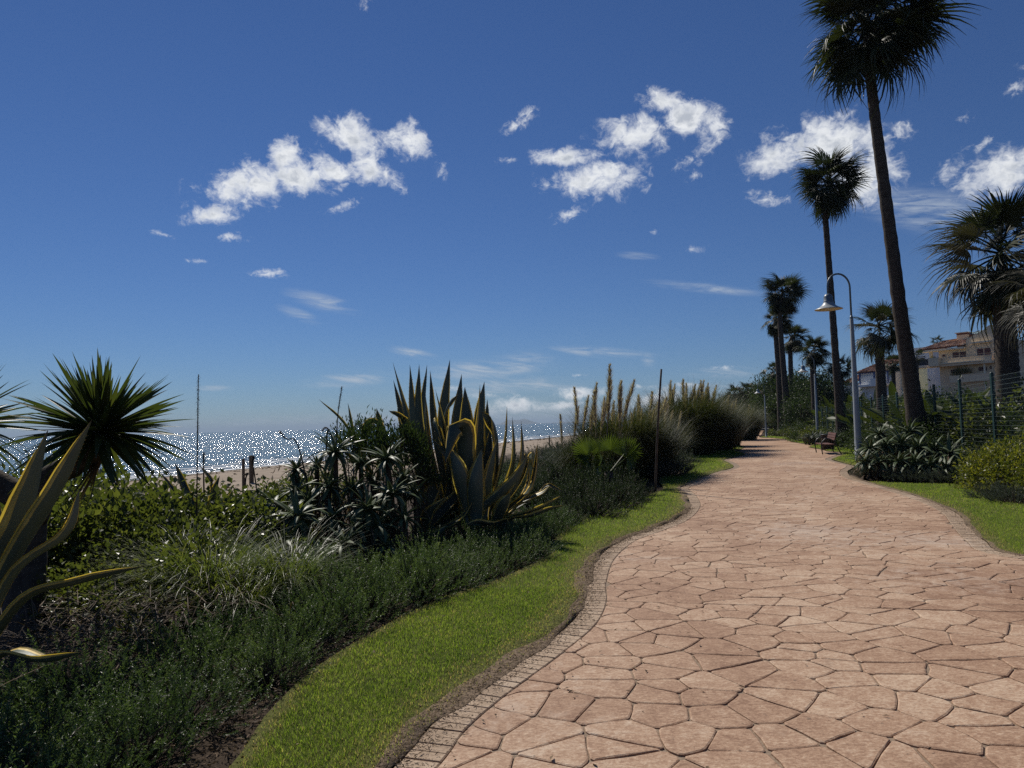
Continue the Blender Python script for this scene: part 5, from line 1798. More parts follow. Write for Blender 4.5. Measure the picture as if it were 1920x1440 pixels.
    for px, Y, s in ((560, 15, 1.2), (500, 13, 1.2), (440, 12, 1.1), (300, 11.5, 1.2), (230, 11, 1.2), (160, 10.5, 1.2), (80, 10, 1.2), (600, 17, 1.3), (20, 10.5, 1.3), (360, 13, 1.0)):
        p = ground_at(px, Y)
        plant_of('dune_bush', KIT['vine'][random.randrange(3)], p - Vector((0, 0, .05)), s, 'leafy low bush at the top of the beach behind the bed', 'bush', 'leafy bushes at the top of the beach', szz=random.uniform(.6, .8))


def build_fan_palms():
    grp = 'low fan palms'
    root = empty('fan_palm', ground_at(1138, 15.7), 'low fan palm with bright green pleated fronds at the foot of the pampas plumes', 'palm', grp)
    o = root.location
    hub = Vector((0, 0, 0.50))
    for (px, py, Y, k, up) in ((1184, 848, 15.0, 1.15, (.35, -1, .55)), (1146, 832, 15.3, .95, (-.45, -1, .15)), (1084, 834, 15.3, 1.1, (.6, -.8, .3)), (1162, 818, 15.9, .85, (-.3, -1, .5)), (1112, 816, 15.8, .85, (.2, -1, .3)), (1196, 818, 16.0, 1.0, (-.5, -.9, .4)),
                                (1080, 846, 15.3, 1.0, (.4, -.9, .5)), (1110, 858, 14.9, .8, (.5, -1, .6))):
        v = W(px, py, Y) - o - hub
        L = v.length / 0.58
        L = min(max(L, 0.75), 1.15) * k
        put('frond', random.choice(KIT['lowfan']), root, hub, frame_x(v, up, random.gauss(0, .55)), L * .92)
    M = MB()
    M.tube([(0, 0, -0.05), (0.01, 0, .3), (0, 0, .56)], [.13, .12, .09], 10)
    M.build('trunk', MATS['palm_trunk'], root)


def build_pampas():
    grp = 'pampas grass clumps beyond the fan palm'

    def clump(px, Y, L, n, hts, spreadx, label):
        root = empty('pampas_grass', ground_at(px, Y), label, 'pampas grass', grp)
        for k in range(n):
            put('blades', KIT['pampas'][k % 2], root, (random.uniform(-1, 1) * spreadx, random.uniform(-.5, .5) * spreadx, 0), (0, 0, random.uniform(0, 6.28)), L * random.uniform(.85, 1.1))
        for dx, h in hts:
            put('plume', random.choice(KIT['plume']), root, (dx, random.uniform(-.25, .25), 0), (random.uniform(-.05, .05), random.gauss(.05, .07), random.uniform(-1, 1)), (h * random.uniform(.6, .95), h * random.uniform(.6, .95), h * random.uniform(.92, 1.04)))

    def rows(x0, x1, n, h0, h1):
        return [(random.uniform(x0, x1), random.uniform(h0, h1)) for _ in range(n)]
    clump(1112, 18.2, 1.55, 4, [(-.62, 2.05), (-.44, 2.4), (-.34, 2.55), (-.14, 2.75), (-.06, 2.6), (.02, 2.35), (.18, 2.95), (.26, 2.6), (.40, 2.7), (.52, 2.5), (.58, 2.6), (-.2, 2.25), (.1, 2.45), (-.80, 1.85)], .35, 'pampas grass with tall beige plumes behind the low fan palm')
    clump(1172, 20.0, 2.35, 6, rows(-.6, .5, 9, 1.9, 2.5), .45, 'wide pampas grass with ragged short plumes left of the stake')
    clump(1205, 21.0, 2.2, 5, rows(-.5, .4, 7, 2.0, 2.6), .45, 'pampas grass with thin dry stems directly behind the stake')
    clump(1222, 24, 1.35, 3, rows(-.3, .4, 2, 1.8, 2.1), .4, 'lower pampas grass right of the wooden stake')
    clump(1272, 32, 3.1, 7, rows(-.7, .4, 8, 2.9, 3.3), .8, 'large pampas grass with brown plumes at the lawn corner')
    clump(1300, 33, 3.2, 7, rows(-.5, .6, 14, 3.0, 3.6), .8, 'largest rounded pampas grass, its brown plumes leaning right')
    clump(1330, 36, 2.9, 6, rows(-.5, .8, 8, 2.5, 3.0), .8, 'pampas grass with pale plumes beside the scalloped lawn edge')
    clump(1346, 41, 2.7, 5, rows(-.6, .8, 9, 2.3, 2.8), .8, 'pampas grass leaning over the narrow strip of lawn')
    clump(1376, 52, 2.8, 6, rows(-.9, 1.0, 7, 2.3, 2.9), .9, 'distant pampas grass beside the far end of the path')
    clump(1397, 64, 2.5, 5, rows(-.8, .9, 5, 2.0, 2.5), .9, 'farthest pampas grass near the grey wall')
    clump(1236, 28, 1.6, 4, rows(-.4, .4, 3, 2.0, 2.4), .5, 'pampas grass in the gap behind the grey shrubs')


build_yucca()
build_agaves()
build_aloes()
build_stalks()
build_left_shrubs()
build_fan_palms()
build_pampas()

# ================================================================ palms
def palm(base, Y, trunk_px, r_px, crown_px, L, n, label, kit='frond', wind=0.35, e_lo=-1.1, group='tall fan palms on the land side', skirt=0, seed=1, e_hi=1.35, mixk=None, flat=1.0, clumps=None):
    random.seed(seed)
    P = [W(x, y, Y) for x, y in trunk_px]
    P[0].z = tz(P[0].x, P[0].y) - 0.1
    root = empty('palm_tree', P[0], label, 'palm tree', group)
    C = bez([p - P[0] for p in P], 60)
    rr = np.interp(np.linspace(0, 1, 60), np.linspace(0, 1, len(r_px)), r_px)
    rings = 1 + 0.035 * np.where(np.arange(60) % 2 == 0, 1, -1) + RNG.normal(size=60) * 0.015
    M = MB()
    M.tube(C, rr * rings, 14)
    # stubs of old leaf stalks under the crown
    for k in range(26):
        u = random.uniform(0.90, 1.0)
        a = random.uniform(0, 6.28)
        p = np.array([np.interp(u, np.linspace(0, 1, 60), C[:, j]) for j in range(3)])
        q = p + np.array([math.cos(a), math.sin(a), 0.9]) * rr[-1] * random.uniform(1.2, 2.0)
        M.tube([p, q], [rr[-1] * .28, rr[-1] * .12], 4, cap=False)
    M.build('trunk', MATS['palm_trunk'], root)
    c = W(crown_px[0], crown_px[1], Y) - P[0]
    wv = Vector((wind, -0.05, 0))
    ks = KIT[kit]
    for i in range(n):
        u = (i + 0.5) / n
        el = e_hi + (e_lo - e_hi) * u ** 0.9 + random.uniform(-.15, .15)
        az = i * 2.39996 + random.uniform(-.25, .25)
        d = Vector((math.cos(az) * math.cos(el), math.sin(az) * math.cos(el), math.sin(el) * flat)) + wv * (0.6 + 0.4 * math.cos(el))
        if clumps:
            cx, cz, cy = clumps[i % len(clumps)][:3]
            d = Vector((cx, cy, cz)).normalized() + Vector((random.gauss(0, .24), random.gauss(0, .24), random.gauss(0, .24)))
        d.normalize()
        k = ks
        if mixk and random.random() < mixk[1] * (0.4 + u):
            k = KIT[mixk[0]]
        j = min(len(k) - 1, int(u * len(k) + random.uniform(-.6, .6)))
        up = Vector((-d.x * 0.3 + 0.25 * wind, -d.y * 0.3, 1.0))
        s = L * random.choice((random.uniform(.85, 1.12), random.uniform(.6, 1.2))) * (0.82 + 0.18 * math.sin(u * PI))
        if random.random() < .28:
            s *= .62
        put('frond', k[max(0, j)], root, c + Vector((0, 0, (0.5 - u) * 0.35 * L * .5)), frame_x(d, up, random.gauss(0, .45)), s)
    for i in range(skirt):
        az = random.uniform(0, 6.28)
        d = Vector((math.cos(az) * .5 + wind * .3, math.sin(az) * .5, -1))
        put('dead_frond', random.choice(KIT['frond']), root, c + Vector((0, 0, -.25 * L)), frame_x(d, (-d.x, -d.y, .3), random.uniform(-.5, .5)), L * random.uniform(.65, .9))
    return root


def build_palms():
    palm(None, 24, [(1730, 850), (1712, 745), (1690, 600), (1672, 460), (1655, 330), (1640, 215), (1630, 120), (1628, 70)], [.40, .27, .23, .21, .19, .175, .165, .15], (1624, 50), 3.1, 66, 'tallest palm, its thick leaning trunk crossing the view beside the lamp post', wind=.30, seed=3, e_lo=-1.3, clumps=[(1, .15, -.2), (1, -.3, .2), (.85, -.65, 0), (.8, .5, .3), (.9, 0, .5), (.35, .95, 0), (-.2, 1, -.2), (-.75, .7, .1), (-.95, .05, -.2), (-.6, -.55, -.4), (-.45, -.85, .2), (.3, -.85, -.4), (.6, -.5, -.7), (.1, .3, -1), (.5, .3, .9), (-.3, -.2, .9)])
    palm(None, 38.8, [(1583, 836), (1572, 740), (1562, 600), (1553, 480), (1547, 400), (1545, 365)], [.40, .21, .18, .165, .15, .14], (1553, 342), 2.4, 58, 'second tallest palm with a compact crown behind the near lamp', wind=.40, seed=5, e_lo=-1.05, clumps=[(1, .35, 0), (.95, -.2, .2), (.6, -.75, .1), (.75, .75, -.1), (.15, 1, .1), (-.4, .95, 0), (-.8, .45, .2), (-.85, -.3, 0), (-.55, -.8, -.1), (.1, -.7, -.7), (.2, .5, -.9), (0, .2, 1), (.6, .2, .7)])
    palm(None, 66, [(1480, 808), (1470, 700), (1463, 610), (1463, 560)], [.42, .26, .22, .2], (1468, 548), 2.45, 56, 'tallest of the three far palms standing close together', wind=.35, seed=7, skirt=18, mixk=('gfrond', .15), clumps=[(.9, .3, 0), (.7, .8, 0), (0, 1, .1), (-.5, .9, 0), (-.9, .2, .1), (-.8, -.5, 0), (.9, -.4, .1), (.5, -.9, 0), (-.3, -.9, .2), (0, .2, -1), (.2, .1, 1)])
    palm(None, 69, [(1466, 806), (1460, 700), (1454, 620), (1455, 600)], [.40, .25, .22, .2], (1455, 598), 1.95, 44, 'left lower palm of the three far palms standing close together', wind=.3, seed=8, skirt=14)
    palm(None, 72, [(1492, 806), (1484, 720), (1482, 650), (1486, 630)], [.40, .25, .22, .2], (1489, 632), 1.95, 44, 'right lower palm of the three far palms standing close together', wind=.35, seed=9, skirt=14)
    palm(None, 58, [(1531, 806), (1527, 740), (1524, 690), (1524, 670)], [.36, .26, .24, .2], (1526, 655), 1.7, 40, 'bushy short palm above the second lamp post', wind=.2, seed=10, skirt=10)
    palm(None, 33, [(1656, 815), (1653, 745), (1650, 680), (1649, 640)], [.26, .23, .21, .2], (1648, 615), 1.75, 34, 'spreading fan palm behind the fence between the two leaning trunks', wind=.15, seed=11, e_lo=-1.15, kit='frond', mixk=('gfrond', .35))
    palm(None, 21, [(1896, 850), (1890, 720), (1884, 600), (1880, 520)], [.33, .31, .29, .27], (1876, 478), 2.35, 40, 'big fan palm with a thick trunk and grey hanging fronds at the right edge', wind=.0, seed=12, e_lo=-1.2, mixk=('gfrond', .5), skirt=4)
    palm(None, 18, [(1975, 870), (1972, 720), (1968, 600), (1965, 560)], [.28, .27, .26, .25], (1962, 540), 1.7, 30, 'grey fronded palm mostly beyond the right edge', kit='gfrond', wind=-.2, seed=13, e_lo=-1.25)
    palm(None, 62, [(1582, 810), (1580, 760), (1578, 720), (1577, 700)], [.25, .2, .19, .18], (1576, 688), 1.5, 28, 'small distant palm left of the white house roof', wind=.15, seed=14)
    palm(None, 140, [(1757, 720), (1757, 690), (1757, 660), (1757, 645)], [.3, .25, .25, .2], (1757, 640), 1.9, 20, 'little palm top showing above the cream building roof', wind=.1, seed=15)
    palm(None, 60, [(1676, 800), (1676, 740), (1675, 700), (1675, 685)], [.2, .18, .16, .15], (1674, 680), 1.3, 24, 'small dark palm tucked against the tallest trunk', wind=.1, seed=16)
    palm(None, 92, [(1722, 780), (1721, 720), (1720, 690), (1720, 675)], [.2, .18, .16, .15], (1719, 668), 1.3, 22, 'little palm in front of the white wall beside the cream building', wind=.1, seed=17)
    palm(None, 24.5, [(1832, 840), (1831, 815), (1829, 790), (1828, 783)], [.13, .12, .10, .10], (1828, 772), .75, 20, 'young fan palm behind the fence posts', kit='fan', wind=.05, seed=18, group='low fan palms')
    palm(None, 88, [(1402, 795), (1402, 760), (1402, 745), (1402, 738)], [.2, .18, .16, .15], (1402, 733), 1.8, 24, 'far palm in the tree line left of the farthest lamp', wind=.2, seed=19)
    palm(None, 92, [(1377, 795), (1377, 760), (1377, 748), (1377, 742)], [.2, .18, .16, .15], (1377, 738), 1.6, 24, 'far low palm at the left end of the tree line', wind=.2, seed=20)
    palm(None, 80, [(1452, 800), (1450, 750), (1449, 710), (1448, 700)], [.2, .18, .16, .15], (1448, 697), 1.5, 22, 'far small palm left of the three close palms', wind=.2, seed=21)
    random.seed(99)


# ================================================================ plants of the right side
def strelitzia(loc, L, n, label, group):
    root = empty('strelitzia', loc, label, 'plant', group)
    for i in range(n):
        az = i * 2.4 + random.uniform(-.3, .3)
        el = random.uniform(.55, 1.4)
        d = (math.cos(az) * math.cos(el), math.sin(az) * math.cos(el), math.sin(el))
        s = L * random.uniform(.7, 1.15)
        put('leaf', random.choice(KIT['paddle']), root, (random.uniform(-.15, .15), random.uniform(-.15, .15), 0), frame_x(d, (0, 0, 1), random.uniform(-.9, .9)), (s, s * 1.15, s))


def tree(loc, h, cr, label, group, kit='dark'):
    root = empty('tree', loc, label, 'tree', group, random.uniform(0, 6.28))
    M = MB()
    top = (random.uniform(-.3, .3), random.uniform(-.3, .3), h * .72)
    M.tube(bez([(0, 0, -.1), (random.uniform(-.15, .15), random.uniform(-.15, .15), h * .35), top], 8), np.linspace(.16, .07, 8) * h / 5, 8)
    for k in range(4):
        a = k * 1.6 + random.random()
        M.tube(bez([(0, 0, h * .35), (math.cos(a) * cr * .3, math.sin(a) * cr * .3, h * .55), (math.cos(a) * cr * .7, math.sin(a) * cr * .7, h * .75)], 6), np.linspace(.07, .025, 6) * h / 5, 6)
    M.build('trunk', MATS['twig'], root)
    put('crown', random.choice(KIT[kit]), root, (0, 0, h * .42), (0, 0, random.uniform(0, 6)), (cr, cr, h * .5))
    put('crown', random.choice(KIT[kit]), root, (random.uniform(-.3, .3) * cr, random.uniform(-.3, .3) * cr, h * .15), (0, 0, random.uniform(0, 6)), (cr * .9, cr * .9, h * .42))


def build_right_plants():
    # hedge with yellow green new leaves
    root = empty('hedge', (9.9, 13.2, 0), 'clipped hedge with glowing yellow green leaves right of the aloes', 'hedge')
    for (x, y, s) in ((10.15, 15.2, .80), (9.75, 14.4, .82), (9.65, 13.5, .84), (9.6, 12.6, .84), (9.65, 11.7, .84), (10.5, 14.9, .9), (10.5, 13.8, .92), (10.4, 12.7, .92), (10.4, 11.6, .92), (10.0, 10.8, .9), (11.2, 14.2, .9), (11.2, 12.8, .9), (11.1, 11.4, .9)):
        put('foliage', random.choice(KIT['hedge']), root, (x - 9.9, y - 13.2, -.05), (0, 0, random.uniform(0, 6)), (s, s, s * 1.2))
    grp = 'small grey plants fronting the right aloes'
    for i, (px, py, s, lab) in enumerate(((1622, 891, .95, 'low grey plant at the path edge under the reddish aloe'), (1650, 896, 1.1, 'low grey plant in front of the aloes, second along from the path'), (1688, 899, 1.1, 'widest low grey plant in front of the middle of the aloes'), (1715, 901, 1.0, 'low grey plant right of the widest one'), (1752, 903, .9, 'low grey plant before a gap in the aloes'), (1790, 903, 1.1, 'low grey plant between the aloes and the hedge'), (1866, 935, 1.0, 'low dark grey plant under the front of the yellow green hedge'), (1900, 942, 1.0, 'low dark grey plant under the hedge near the right edge'))):
        plant_of('grey_shrub', KIT['grey'][i % 2], on(px, py), s, lab, 'shrub', grp)
    grp = 'dark shrubs along the fence'
    for i, (px, Y, s, z, lab) in enumerate(((1690, 23.0, 1.1, 1.05, 'dark glossy shrub left of the tallest palm foot'), (1668, 24.5, 1.0, .9, 'dark glossy shrub between the lamp post and the tallest palm'), (1748, 23.0, 1.0, 1.1, 'dark glossy shrub right of the tallest palm foot'), (1780, 20.0, .9, .8, 'brownish shrub behind the right end of the aloes'), (1640, 28.5, 1.0, .9, 'dark shrub behind the lamp post'), (1606, 35, 1.1, .9, 'dark shrub just right of the second tallest palm'), (1625, 33, 1.1, .8, 'dark shrub between the second palm and the lamp post'), (1800, 18.5, .8, .8, 'dark shrub beside the end of the hedge'), (1592, 40, 1.2, 1.0, 'dark shrub behind the second tallest palm foot'))):
        plant_of('dark_shrub', KIT['dark'][i % 3], ground_at(px, Y), s, lab, 'shrub', grp, szz=z)
    # strap leaved plants behind the bench, low shrubs beside the far path
    grp = 'strap leaved plants behind the bench'
    for i, (px, Y, L) in enumerate(((1545, 37, 1.0), (1556, 36, 1.0), (1566, 37, 1.0), (1575, 35.5, .9), (1538, 39, 1.0), (1550, 38.5, 1.1), (1562, 39, 1.1), (1530, 40.5, 1.0), (1522, 40, 1.0), (1515, 39.5, .9), (1508, 40.5, .9))):
        root = empty('strap_plant', ground_at(px, Y), 'pale strap leaved plant in the bed behind the bench', 'plant', grp)
        for k in range(34):
            az = random.uniform(0, 6.28)
            el = random.uniform(.3, 1.3)
            put('leaf', KIT['strap'], root, (0, 0, 0), frame_x((math.cos(az) * math.cos(el), math.sin(az) * math.cos(el), math.sin(el)), (0, 0, 1)), (L * random.uniform(.7, 1.1), L * 1.6, L))
    grp = 'low bushes beside the far path'
    for i, (px, Y, s, k, lab) in enumerate(((1462, 62, 1.7, 'needle', 'low round bush right of the farthest lamp post'), (1452, 60, 1.2, 'vine', 'small bush at the foot of the farthest lamp post'), (1488, 55, 1.2, 'grey', 'small grey bush right of the far palm feet'), (1474, 64, 1.9, 'needle', 'dark bush around the far palm feet'), (1500, 50, 1.8, 'vine', 'light green bush beyond the little far lawn'), (1512, 45, 1.5, 'dark', 'bush standing over the pale path beside the bin'), (1520, 44, 1.6, 'vine', 'bush in front of the second lamp post'), (1440, 66, 1.0, 'grey', 'tiny grey bush left of the farthest lamp post'), (1508, 47, 1.4, 'dark', 'dark bush between the light green bush and the second lamp'))):
        plant_of('low_bush', random.choice(KIT[k]), ground_at(px, Y), s * (.8 if k in ('vine', 'dark') else 1), lab, 'bush', grp, szz=.9)
    # garden behind the fence
    grp = 'paddle leaved plants behind the fence'
    for i, (px, Y, L, n) in enumerate(((1700, 27, 2.3, 12), (1716, 26, 2.2, 12), (1738, 25, 2.3, 12), (1756, 26.5, 2.5, 12), (1776, 24, 2.2, 12), (1796, 25, 2.4, 12), (1815, 23, 2.2, 12), (1838, 23, 2.2, 12), (1856, 22, 2.1, 12), (1876, 22, 2.0, 10), (1690, 31, 2.6, 12), (1668, 34, 2.6, 12), (1632, 38, 2.7, 12), (1614, 42, 2.9, 12), (1600, 46, 3.0, 12), (1640, 44, 3.0, 12), (1585, 50, 2.8, 12), (1560, 55, 3.0, 12), (1545, 58, 3.0, 12), (1685, 38, 3.0, 12), (1620, 36, 2.3, 12))):
        strelitzia(ground_at(px, Y) + Vector((0, 0, .35)), L * (.82 if Y < 40 else .9), n + 5, 'paddle leaved garden plant behind the fence, right of the tallest trunk' if px > 1710 else 'paddle leaved garden plant seen between the lamp post and the tallest trunk' if px > 1612 else 'paddle leaved garden plant left of the near lamp post, far along the fence', grp)
    grp = 'garden shrubs behind the fence'
    for i in range(96):
        Y = 15.5 + 46 * (i / 96) ** 1.15
        x = fence_x(Y) + random.choice((1.6, 1.7, 2.2, 3.0, 4.2)) + random.uniform(-.1, .5)
        s = random.uniform(1.1, 1.55) * (1 + .12 * (i % 3))
        k = random.choice(('dark', 'dark', 'vine', 'dark', 'dark', 'needle'))
        plant_of('garden_shrub', random.choice(KIT[k]), (x, Y, tz(x, Y) - .05), s * (2.4 if k == 'needle' else 1.5 if k == 'vine' else 1), 'dense garden shrub behind the nearest fence panels' if Y < 26 else 'dense garden shrub behind the middle of the wire fence' if Y < 42 else 'dense garden shrub behind the far end of the wire fence', 'shrub', grp, szz=random.uniform(.8, 1.15))
    for i, (px, Y, L) in enumerate(((1880, 20.5, 1.0), (1900, 20, 1.1), (1915, 19.5, 1.0), (1868, 21.5, .9), (1890, 22, 1.1), (1905, 21.5, 1.1))):
        plant_of('garden_grass', KIT['tuft'], ground_at(px, Y), L, 'yellow green grass clump behind the fence at the right edge', 'grass tuft', 'grass clumps behind the fence', 'blades')
    # trees that close the view
    grp = 'trees closing the far end of the path'
    for i, (px, Y, h, cr) in enumerate(((1362, 105, 5.0, 2.6), (1370, 112, 5.6, 3.0), (1385, 100, 5.6, 2.8), (1394, 116, 6.6, 3.2), (1407, 118, 6.8, 3.0), (1418, 126, 7.0, 3.2), (1444, 84, 6.4, 2.4), (1452, 78, 6.2, 2.6), (1462, 82, 6.4, 2.6), (1498, 78, 6.4, 2.8), (1508, 70, 5.8, 2.4), (1490, 88, 7.2, 3.0), (1520, 66, 5.4, 2.2), (1536, 64, 5.2, 2.4), (1550, 66, 5.4, 2.4), (1350, 120, 4.6, 2.6), (1338, 112, 4.2, 2.4), (1428, 135, 7.5, 3.4), (1440, 140, 8, 3.6), (1476, 92, 7.0, 3.0), (1568, 72, 4.8, 2.4), (1456, 96, 7.4, 3.2), (1380, 130, 6.6, 3.2), (1400, 140, 7.5, 3.4), (1470, 74, 4.6, 2.0), (1485, 74, 4.8, 2.0), (1505, 60, 3.6, 1.8), (1448, 88, 4.4, 2.0))):
        tree(ground_at(px, Y), h, cr, 'leafy dark tree left of the farthest lamp post, in the distant belt' if px < 1436 else 'leafy dark tree around the three close palms' if px < 1500 else 'leafy dark tree behind the second lamp post', grp)


# ================================================================ street furniture
def lamp(px, py, Y, top_py, arc_w, label, sc):
    b = W(px, py, Y)
    b.z = tz(b.x, b.y)
    top = W(px, top_py, Y).z - b.z
    lean = (W(px - 6 * sc, top_py, Y) - W(px, top_py, Y)).x
    root = empty('lamp_post', b, label, 'street lamp', 'hooked lamp posts along the path')
    r = arc_w / 2
    join = top - r - 0.62 * sc - 0.55 * sc
    M = MB()
    M.lathe([(.17 * sc, 0), (.17 * sc, .05 * sc), (.125 * sc, .07 * sc), (.12 * sc, .8 * sc), (.115 * sc, .82 * sc), (.062 * sc, join), (.05 * sc, join + .02 * sc), (.001, join + .02 * sc)], 20)
    M.build('pole', MATS['lamp_grey'], root)
    M = MB()
    M.lathe([(.055 * sc, join - .16 * sc), (.058 * sc, join - .15 * sc), (.058 * sc, join + .05 * sc), (.036 * sc, join + .12 * sc), (.001, join + .12 * sc)], 16)
    M.build('collar', MATS['lamp_dark'], root)
    M = MB()
    yv = -0.25
    ux, uy = -math.cos(yv), math.sin(yv)
    zc = top - r - .03 * sc
    pts = [(0, 0, join), (0, 0, zc)]
    for a in np.linspace(PI / 14, PI, 14):
        q = r - r * math.cos(a)
        pts.append((ux * q, uy * q, zc + r * math.sin(a)))
    pts.append((ux * 2 * r, uy * 2 * r, zc - .30 * sc))
    M.tube(pts, .033 * sc, 10)
    M.build('hook_arm', MATS['lamp_dark'], root)
    hx, hy, hz = ux * 2 * r, uy * 2 * r, zc - .28 * sc
    M = MB()
    M.lathe([(.001, .02 * sc), (.06 * sc, .015 * sc), (.12 * sc, -.03 * sc), (.15 * sc, -.10 * sc), (.155 * sc, -.24 * sc), (.165 * sc, -.25 * sc), (.165 * sc, -.29 * sc)], 24, (hx, hy, hz))
    cap = M.build('lamp_cap', MATS['lamp_dark'], root)
    M = MB()
    prof = [(.165, -.29), (.19, -.34), (.25, -.41), (.34, -.47), (.46, -.525), (.465, -.535)]
    M.lathe([(x * sc, z * sc) for x, z in prof], 28, (hx, hy, hz))
    sh = M.build('lamp_shade', MATS['lamp_grey'], root)
    M = MB()
    M.lathe([(x * sc * .985, (z - .012) * sc) for x, z in prof[:-1]] + [(.462 * sc, -.538 * sc)], 28, (hx, hy, hz))
    M.build('shade_lining', MATS['shade_inside'], sh)
    M = MB()
    M.lathe([(.13 * sc, -.32 * sc), (.14 * sc, -.40 * sc), (.10 * sc, -.49 * sc), (.001, -.52 * sc)], 18, (hx, hy, hz))
    M.build('lamp_glass', MATS['lamp_glass'], root)
    M = MB()
    M.box((0, -.118 * sc, .55 * sc), (.09 * sc, .02 * sc, .30 * sc))
    M.build('access_door', MATS['lamp_dark'], root)


def build_bench():
    f0 = on(1543, 852)
    root = empty('bench', f0, 'dark metal bench with reddish wood slats facing the sea on the path', 'bench')
    root.rotation_euler = (0, 0, math.atan2(-.04, 1))
    length = 1.7
    ldir = Vector((.22, .975, 0))
    prof = [(0.0, 0.0), (-.035, .22), (-.05, .40), (-.02, .52), (.05, .62), (.16, .695), (.28, .68), (.40, .625), (.50, .575)]
    back = [(.76, 0.0), (.66, .22), (.55, .44), (.50, .575), (.56, .76), (.605, .90)]
    for k in (0, 1):
        o = ldir * (length * k)
        M = MB()
        M.tube(bez([(x + o.x, o.y, z) for x, z in prof], 22), .024, 8)
        M.tube(bez([(x + o.x, o.y, z) for x, z in back], 18), .024, 8)
        M.tube(bez([(-.04 + o.x, o.y, .42), (.25 + o.x, o.y, .40), (.56 + o.x, o.y, .42)], 8), .018, 8)
        M.box((.0 + o.x, o.y, .012), (.10, .07, .024))
        M.box((.76 + o.x, o.y, .012), (.12, .07, .024))
        M.build('side_frame', MATS['iron'], root)
    for k, (u, z) in enumerate(((.02, .455), (.155, .445), (.29, .44), (.425, .445))):
        M = MB()
        a = ldir * (length / 2)
        M.box((0, 0, 0), (.115, length + .12, .035))
        M.build('seat_slat', MATS['bench_wood'], root, (u + a.x, a.y, z), smooth=False, rot=(0, 0, -math.atan2(ldir.x, ldir.y)))
    for k, (u, z) in enumerate(((.535, .66), (.565, .765), (.595, .87))):
        M = MB()
        a = ldir * (length / 2)
        M.box((0, 0, 0), (.032, length + .12, .090))
        M.build('back_slat', MATS['bench_wood'], root, (u - .03 + a.x, a.y, z), smooth=False, rot=(0, .28, -math.atan2(ldir.x, ldir.y)))
    for u in (.10, .38):
        M = MB()
        M.tube([(u, 0, .41), (u + ldir.x * length, ldir.y * length, .41)], .014, 6)
        M.build('stretcher', MATS['iron'], root)
    # litter bin of dark slats beyond the bench
    p = ground_at(1549, 33.5)
    root = empty('litter_bin', p, 'dark slatted litter bin just beyond the bench', 'bin')
    M = MB()
    M.lathe([(.24, .06), (.25, .07), (.25, .70), (.24, .71), (.001, .70)], 20)
    M.build('liner', MATS['iron'], root)
    for k in range(18):
        a = k * 2 * PI / 18
        M = MB()
        M.box((0, 0, .40), (.022, .075, .68))
        M.build('slat', MATS['bin_wood'], root, (.268 * math.cos(a), .268 * math.sin(a), 0), smooth=False, rot=(0, 0, a))
    M = MB()
    M.lathe([(.285, .72), (.30, .73), (.30, .765), (.285, .775), (.20, .775), (.20, .74)], 24)
    M.build('rim', MATS['iron'], root)


def fence_x(Y):
    return 3.3 + .3 * Y + 3.35 + .006 * Y


def fence_top(Y):
    return 2.52 - .0112 * (Y - 18)


def build_fence():
    root = empty('wire_fence', (fence_x(18), 18, 0), 'green welded wire fence with dark posts between the path beds and the gardens', 'fence')
    o = root.location
    ys = [10.3, 12.9, 15.45, 18.0, 20.55] + [20.55 + 2.6 * k for k in range(1, 17)]
    for Y in ys:
        x = fence_x(Y)
        g = tz(x, Y)
        h = fence_top(Y)
        M = MB()
        M.box((0, 0, (h - g) / 2 - .1), (.065, .065, h - g + .25))
        post = M.build('post', MATS['fence_green'], root, (x - o.x, Y - o.y, g), smooth=False)
        M = MB()
        M.lathe([(.042, h - g + .025), (.042, h - g + .05), (.001, h - g + .065)], 8)
        M.build('post_cap', MATS['fence_green'], post)
    for Y0, Y1 in zip(ys, ys[1:]):
        a = Vector((fence_x(Y0), Y0, 0))
        b = Vector((fence_x(Y1), Y1, 0))
        h0, h1 = fence_top(Y0) - .06, fence_top(Y1) - .06
        g0, g1 = tz(a.x, a.y) + .06, tz(b.x, b.y) + .06
        M = MB()
        n = 22
        for k in range(n + 1):
            u = k / n
            za, zb = g0 + (h0 - g0) * u, g1 + (h1 - g1) * u
            kink = .03 if k in (3, 10, 18) else 0
            M.tube([(a.x - o.x - kink, a.y - o.y, za), (b.x - o.x - kink, b.y - o.y, zb)], .0030, 3, cap=False)
        if Y0 < 33:
            m = 48
            for k in range(1, m):
                u = k / m
                x, y = a.x + (b.x - a.x) * u - o.x, a.y + (b.y - a.y) * u - o.y
                M.tube([(x, y, g0 + (g1 - g0) * u), (x, y, h0 + (h1 - h0) * u)], .0016, 3, cap=False)
        M.build('mesh_panel', MATS['wire'], root, smooth=False)


# ================================================================ buildings
class Facade:
    """Plane of a facade: converts between the plane (s along, z up, d outwards) and the world."""

    def __init__(s, px, Y, ang):
        s.A = W(px, 790, Y)
        s.A.z = 0
        s.t = Vector((math.sin(ang), -math.cos(ang), 0))      # to the right along the facade
        s.n = Vector((-math.cos(ang), -math.sin(ang), 0))     # outwards
        s.rz = math.atan2(s.t.y, s.t.x)

    def at(s, px, py):
        d = ray(px, py)
        k = (s.A - CAM).dot(s.n) / d.dot(s.n)
        p = CAM + d * k
        return (p - s.A).dot(s.t), p.z

    def root(s, name, label, cat, group=None):
        r = empty(name, (s.A.x, s.A.y, 0), label, cat, group, s.rz)
        return r
    # local axes of the root: x along the facade, y = into the building, z up


def fbox(M, s0, s1, z0, z1, d0, d1, mi=0):
    """Box in facade space, d measured outwards."""
    M.box(((s0 + s1) / 2, -(d0 + d1) / 2, (z0 + z1) / 2), (abs(s1 - s0), abs(d1 - d0), abs(z1 - z0)), mi=mi)


